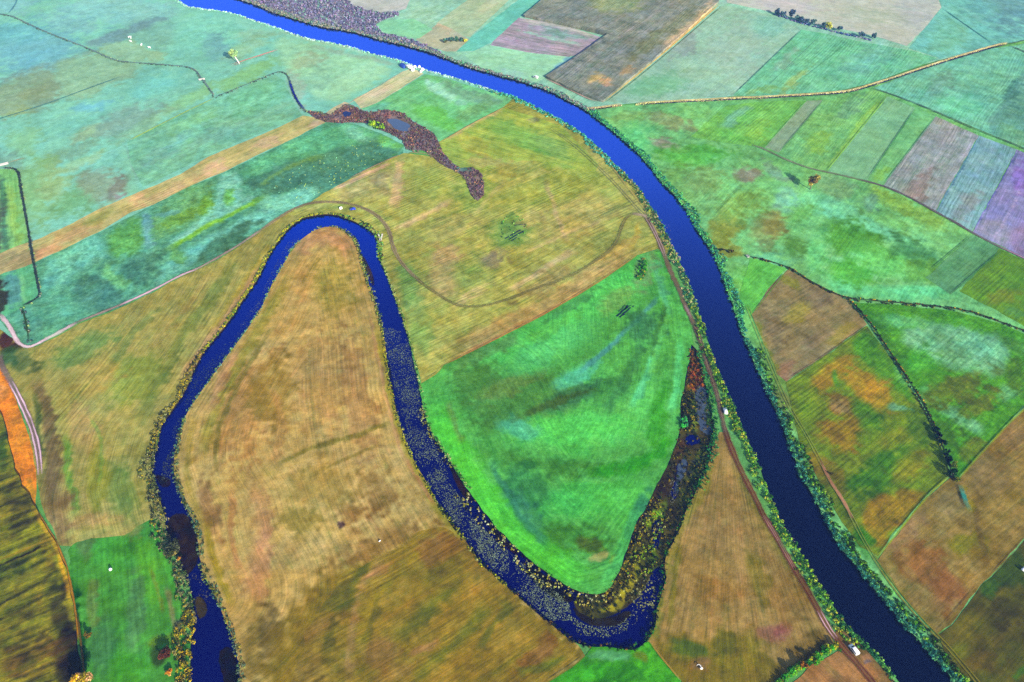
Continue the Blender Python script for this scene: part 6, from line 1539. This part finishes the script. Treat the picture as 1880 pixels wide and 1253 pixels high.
for px, h, cr, c, lab in [((1716, 793), 3.4, 1.7, 0, 'first dark bush where the reeds of the eastern drain end'), ((1722, 806), 3.4, 1.8, 0, 'second dark bush down the eastern drain'), ((1728, 820), 3.6, 1.8, 0, 'third dark bush down the eastern drain'), ((1733, 835), 3.4, 1.7, 0, 'fourth dark bush down the eastern drain'), ((1739, 848), 3.6, 1.8, 0, 'fifth dark bush down the eastern drain'), ((1748, 860), 3.4, 2.2, 1, 'pale olive bush above the end of the eastern drain'), ((1746, 876), 4.6, 2.6, 0, 'largest dark bush at the corner of the brown field'), ((1756, 886), 2.4, 1.4, 1, 'small yellow olive bush beside the teal pool')]:
    tree('drain_bush', px, h, cr, [[((26, 60, 44), 3), ((44, 84, 60), 2), ((20, 40, 36), 2)], [((130, 140, 60), 3), ((90, 120, 60), 2)]][c], lab, 'bush', 'bushes along the eastern drain', n=360, size=.34, cz=.5, ch=.55, limbs=4)
tree('lone_bush', (1524, 873), 1.6, .8, [((70, 70, 50), 3), ((110, 100, 60), 1)], 'tiny dark bush beside the bare stretch of the east bank track', 'bush', n=160, size=.22, cz=.5, ch=.5, limbs=3)
# hedge in the lower right with three taller trees
hp = [(1424, 1262), (1440, 1246), (1456, 1234), (1470, 1226), (1486, 1216), (1500, 1206), (1516, 1196), (1534, 1189)]
hw_ = un(np.array(hp, float))
q = np.vstack([hw_[i] + (hw_[i + 1] - hw_[i]) * f_ for i in range(len(hp) - 1) for f_ in np.linspace(0, 1, 9)[:-1]])
q = np.vstack([q, q + vr.normal(0, .7, q.shape)])
cols = pick([((70, 170, 60), 3), ((110, 180, 60), 2), ((160, 170, 30), 1.2), ((40, 100, 50), 2)], len(q))
v, tr_, c = leaves(q, vr.uniform(.8, 1.3, len(q)), vr.uniform(1.0, 2.2, len(q)), cols, 34, .3)
tag(mesh_np('hedge', v, tr_, M_LEAF, {'Col': ('FLOAT_COLOR', c)}), 'green hedge running down left from the pink track end at lower right', 'hedge')
for px, h, cr, pal, lab in [((1533, 1187), 2.4, 1.0, [((190, 180, 30), 3), ((90, 120, 40), 1)], 'yellow tipped tree at the upper end of the hedge'), ((1489, 1216), 3.2, 1.4, [((170, 170, 30), 3), ((60, 90, 40), 2)], 'yellow green tree halfway along the hedge'), ((1474, 1226), 3.2, 1.7, [((176, 120, 40), 3), ((110, 80, 40), 2), ((70, 80, 40), 1)], 'orange brown tree in the lower half of the hedge'), ((1452, 1236), 2.6, 1.6, [((80, 180, 70), 3), ((60, 130, 60), 2)], 'bushy green tree near the lower end of the hedge')]:
    tree('hedge_tree', px, h, cr, pal, lab, 'tree', 'trees standing in the lower right hedge', n=520, size=.28, cz=.55, ch=.5)

# ------------------------------------------------------------------ the air
hm = bpy.data.materials.new('haze')
hm.use_nodes = True
ht = hm.node_tree
ht.nodes.clear()
ho = ht.nodes.new('ShaderNodeOutputMaterial')
hv = ht.nodes.new('ShaderNodeVolumePrincipled')
hv.inputs['Density'].default_value = 0.0001
hv.inputs['Color'].default_value = (.18, .38, 1, 1)
ht.links.new(hv.outputs[0], ho.inputs['Volume'])
bm = bmesh.new()
box(bm, (0, 0, 161), (4400, 4400, 328))
o = bobj('haze', bm, hm)
tag(o, 'thin blue haze over the whole river plain', 'haze', kind='stuff')
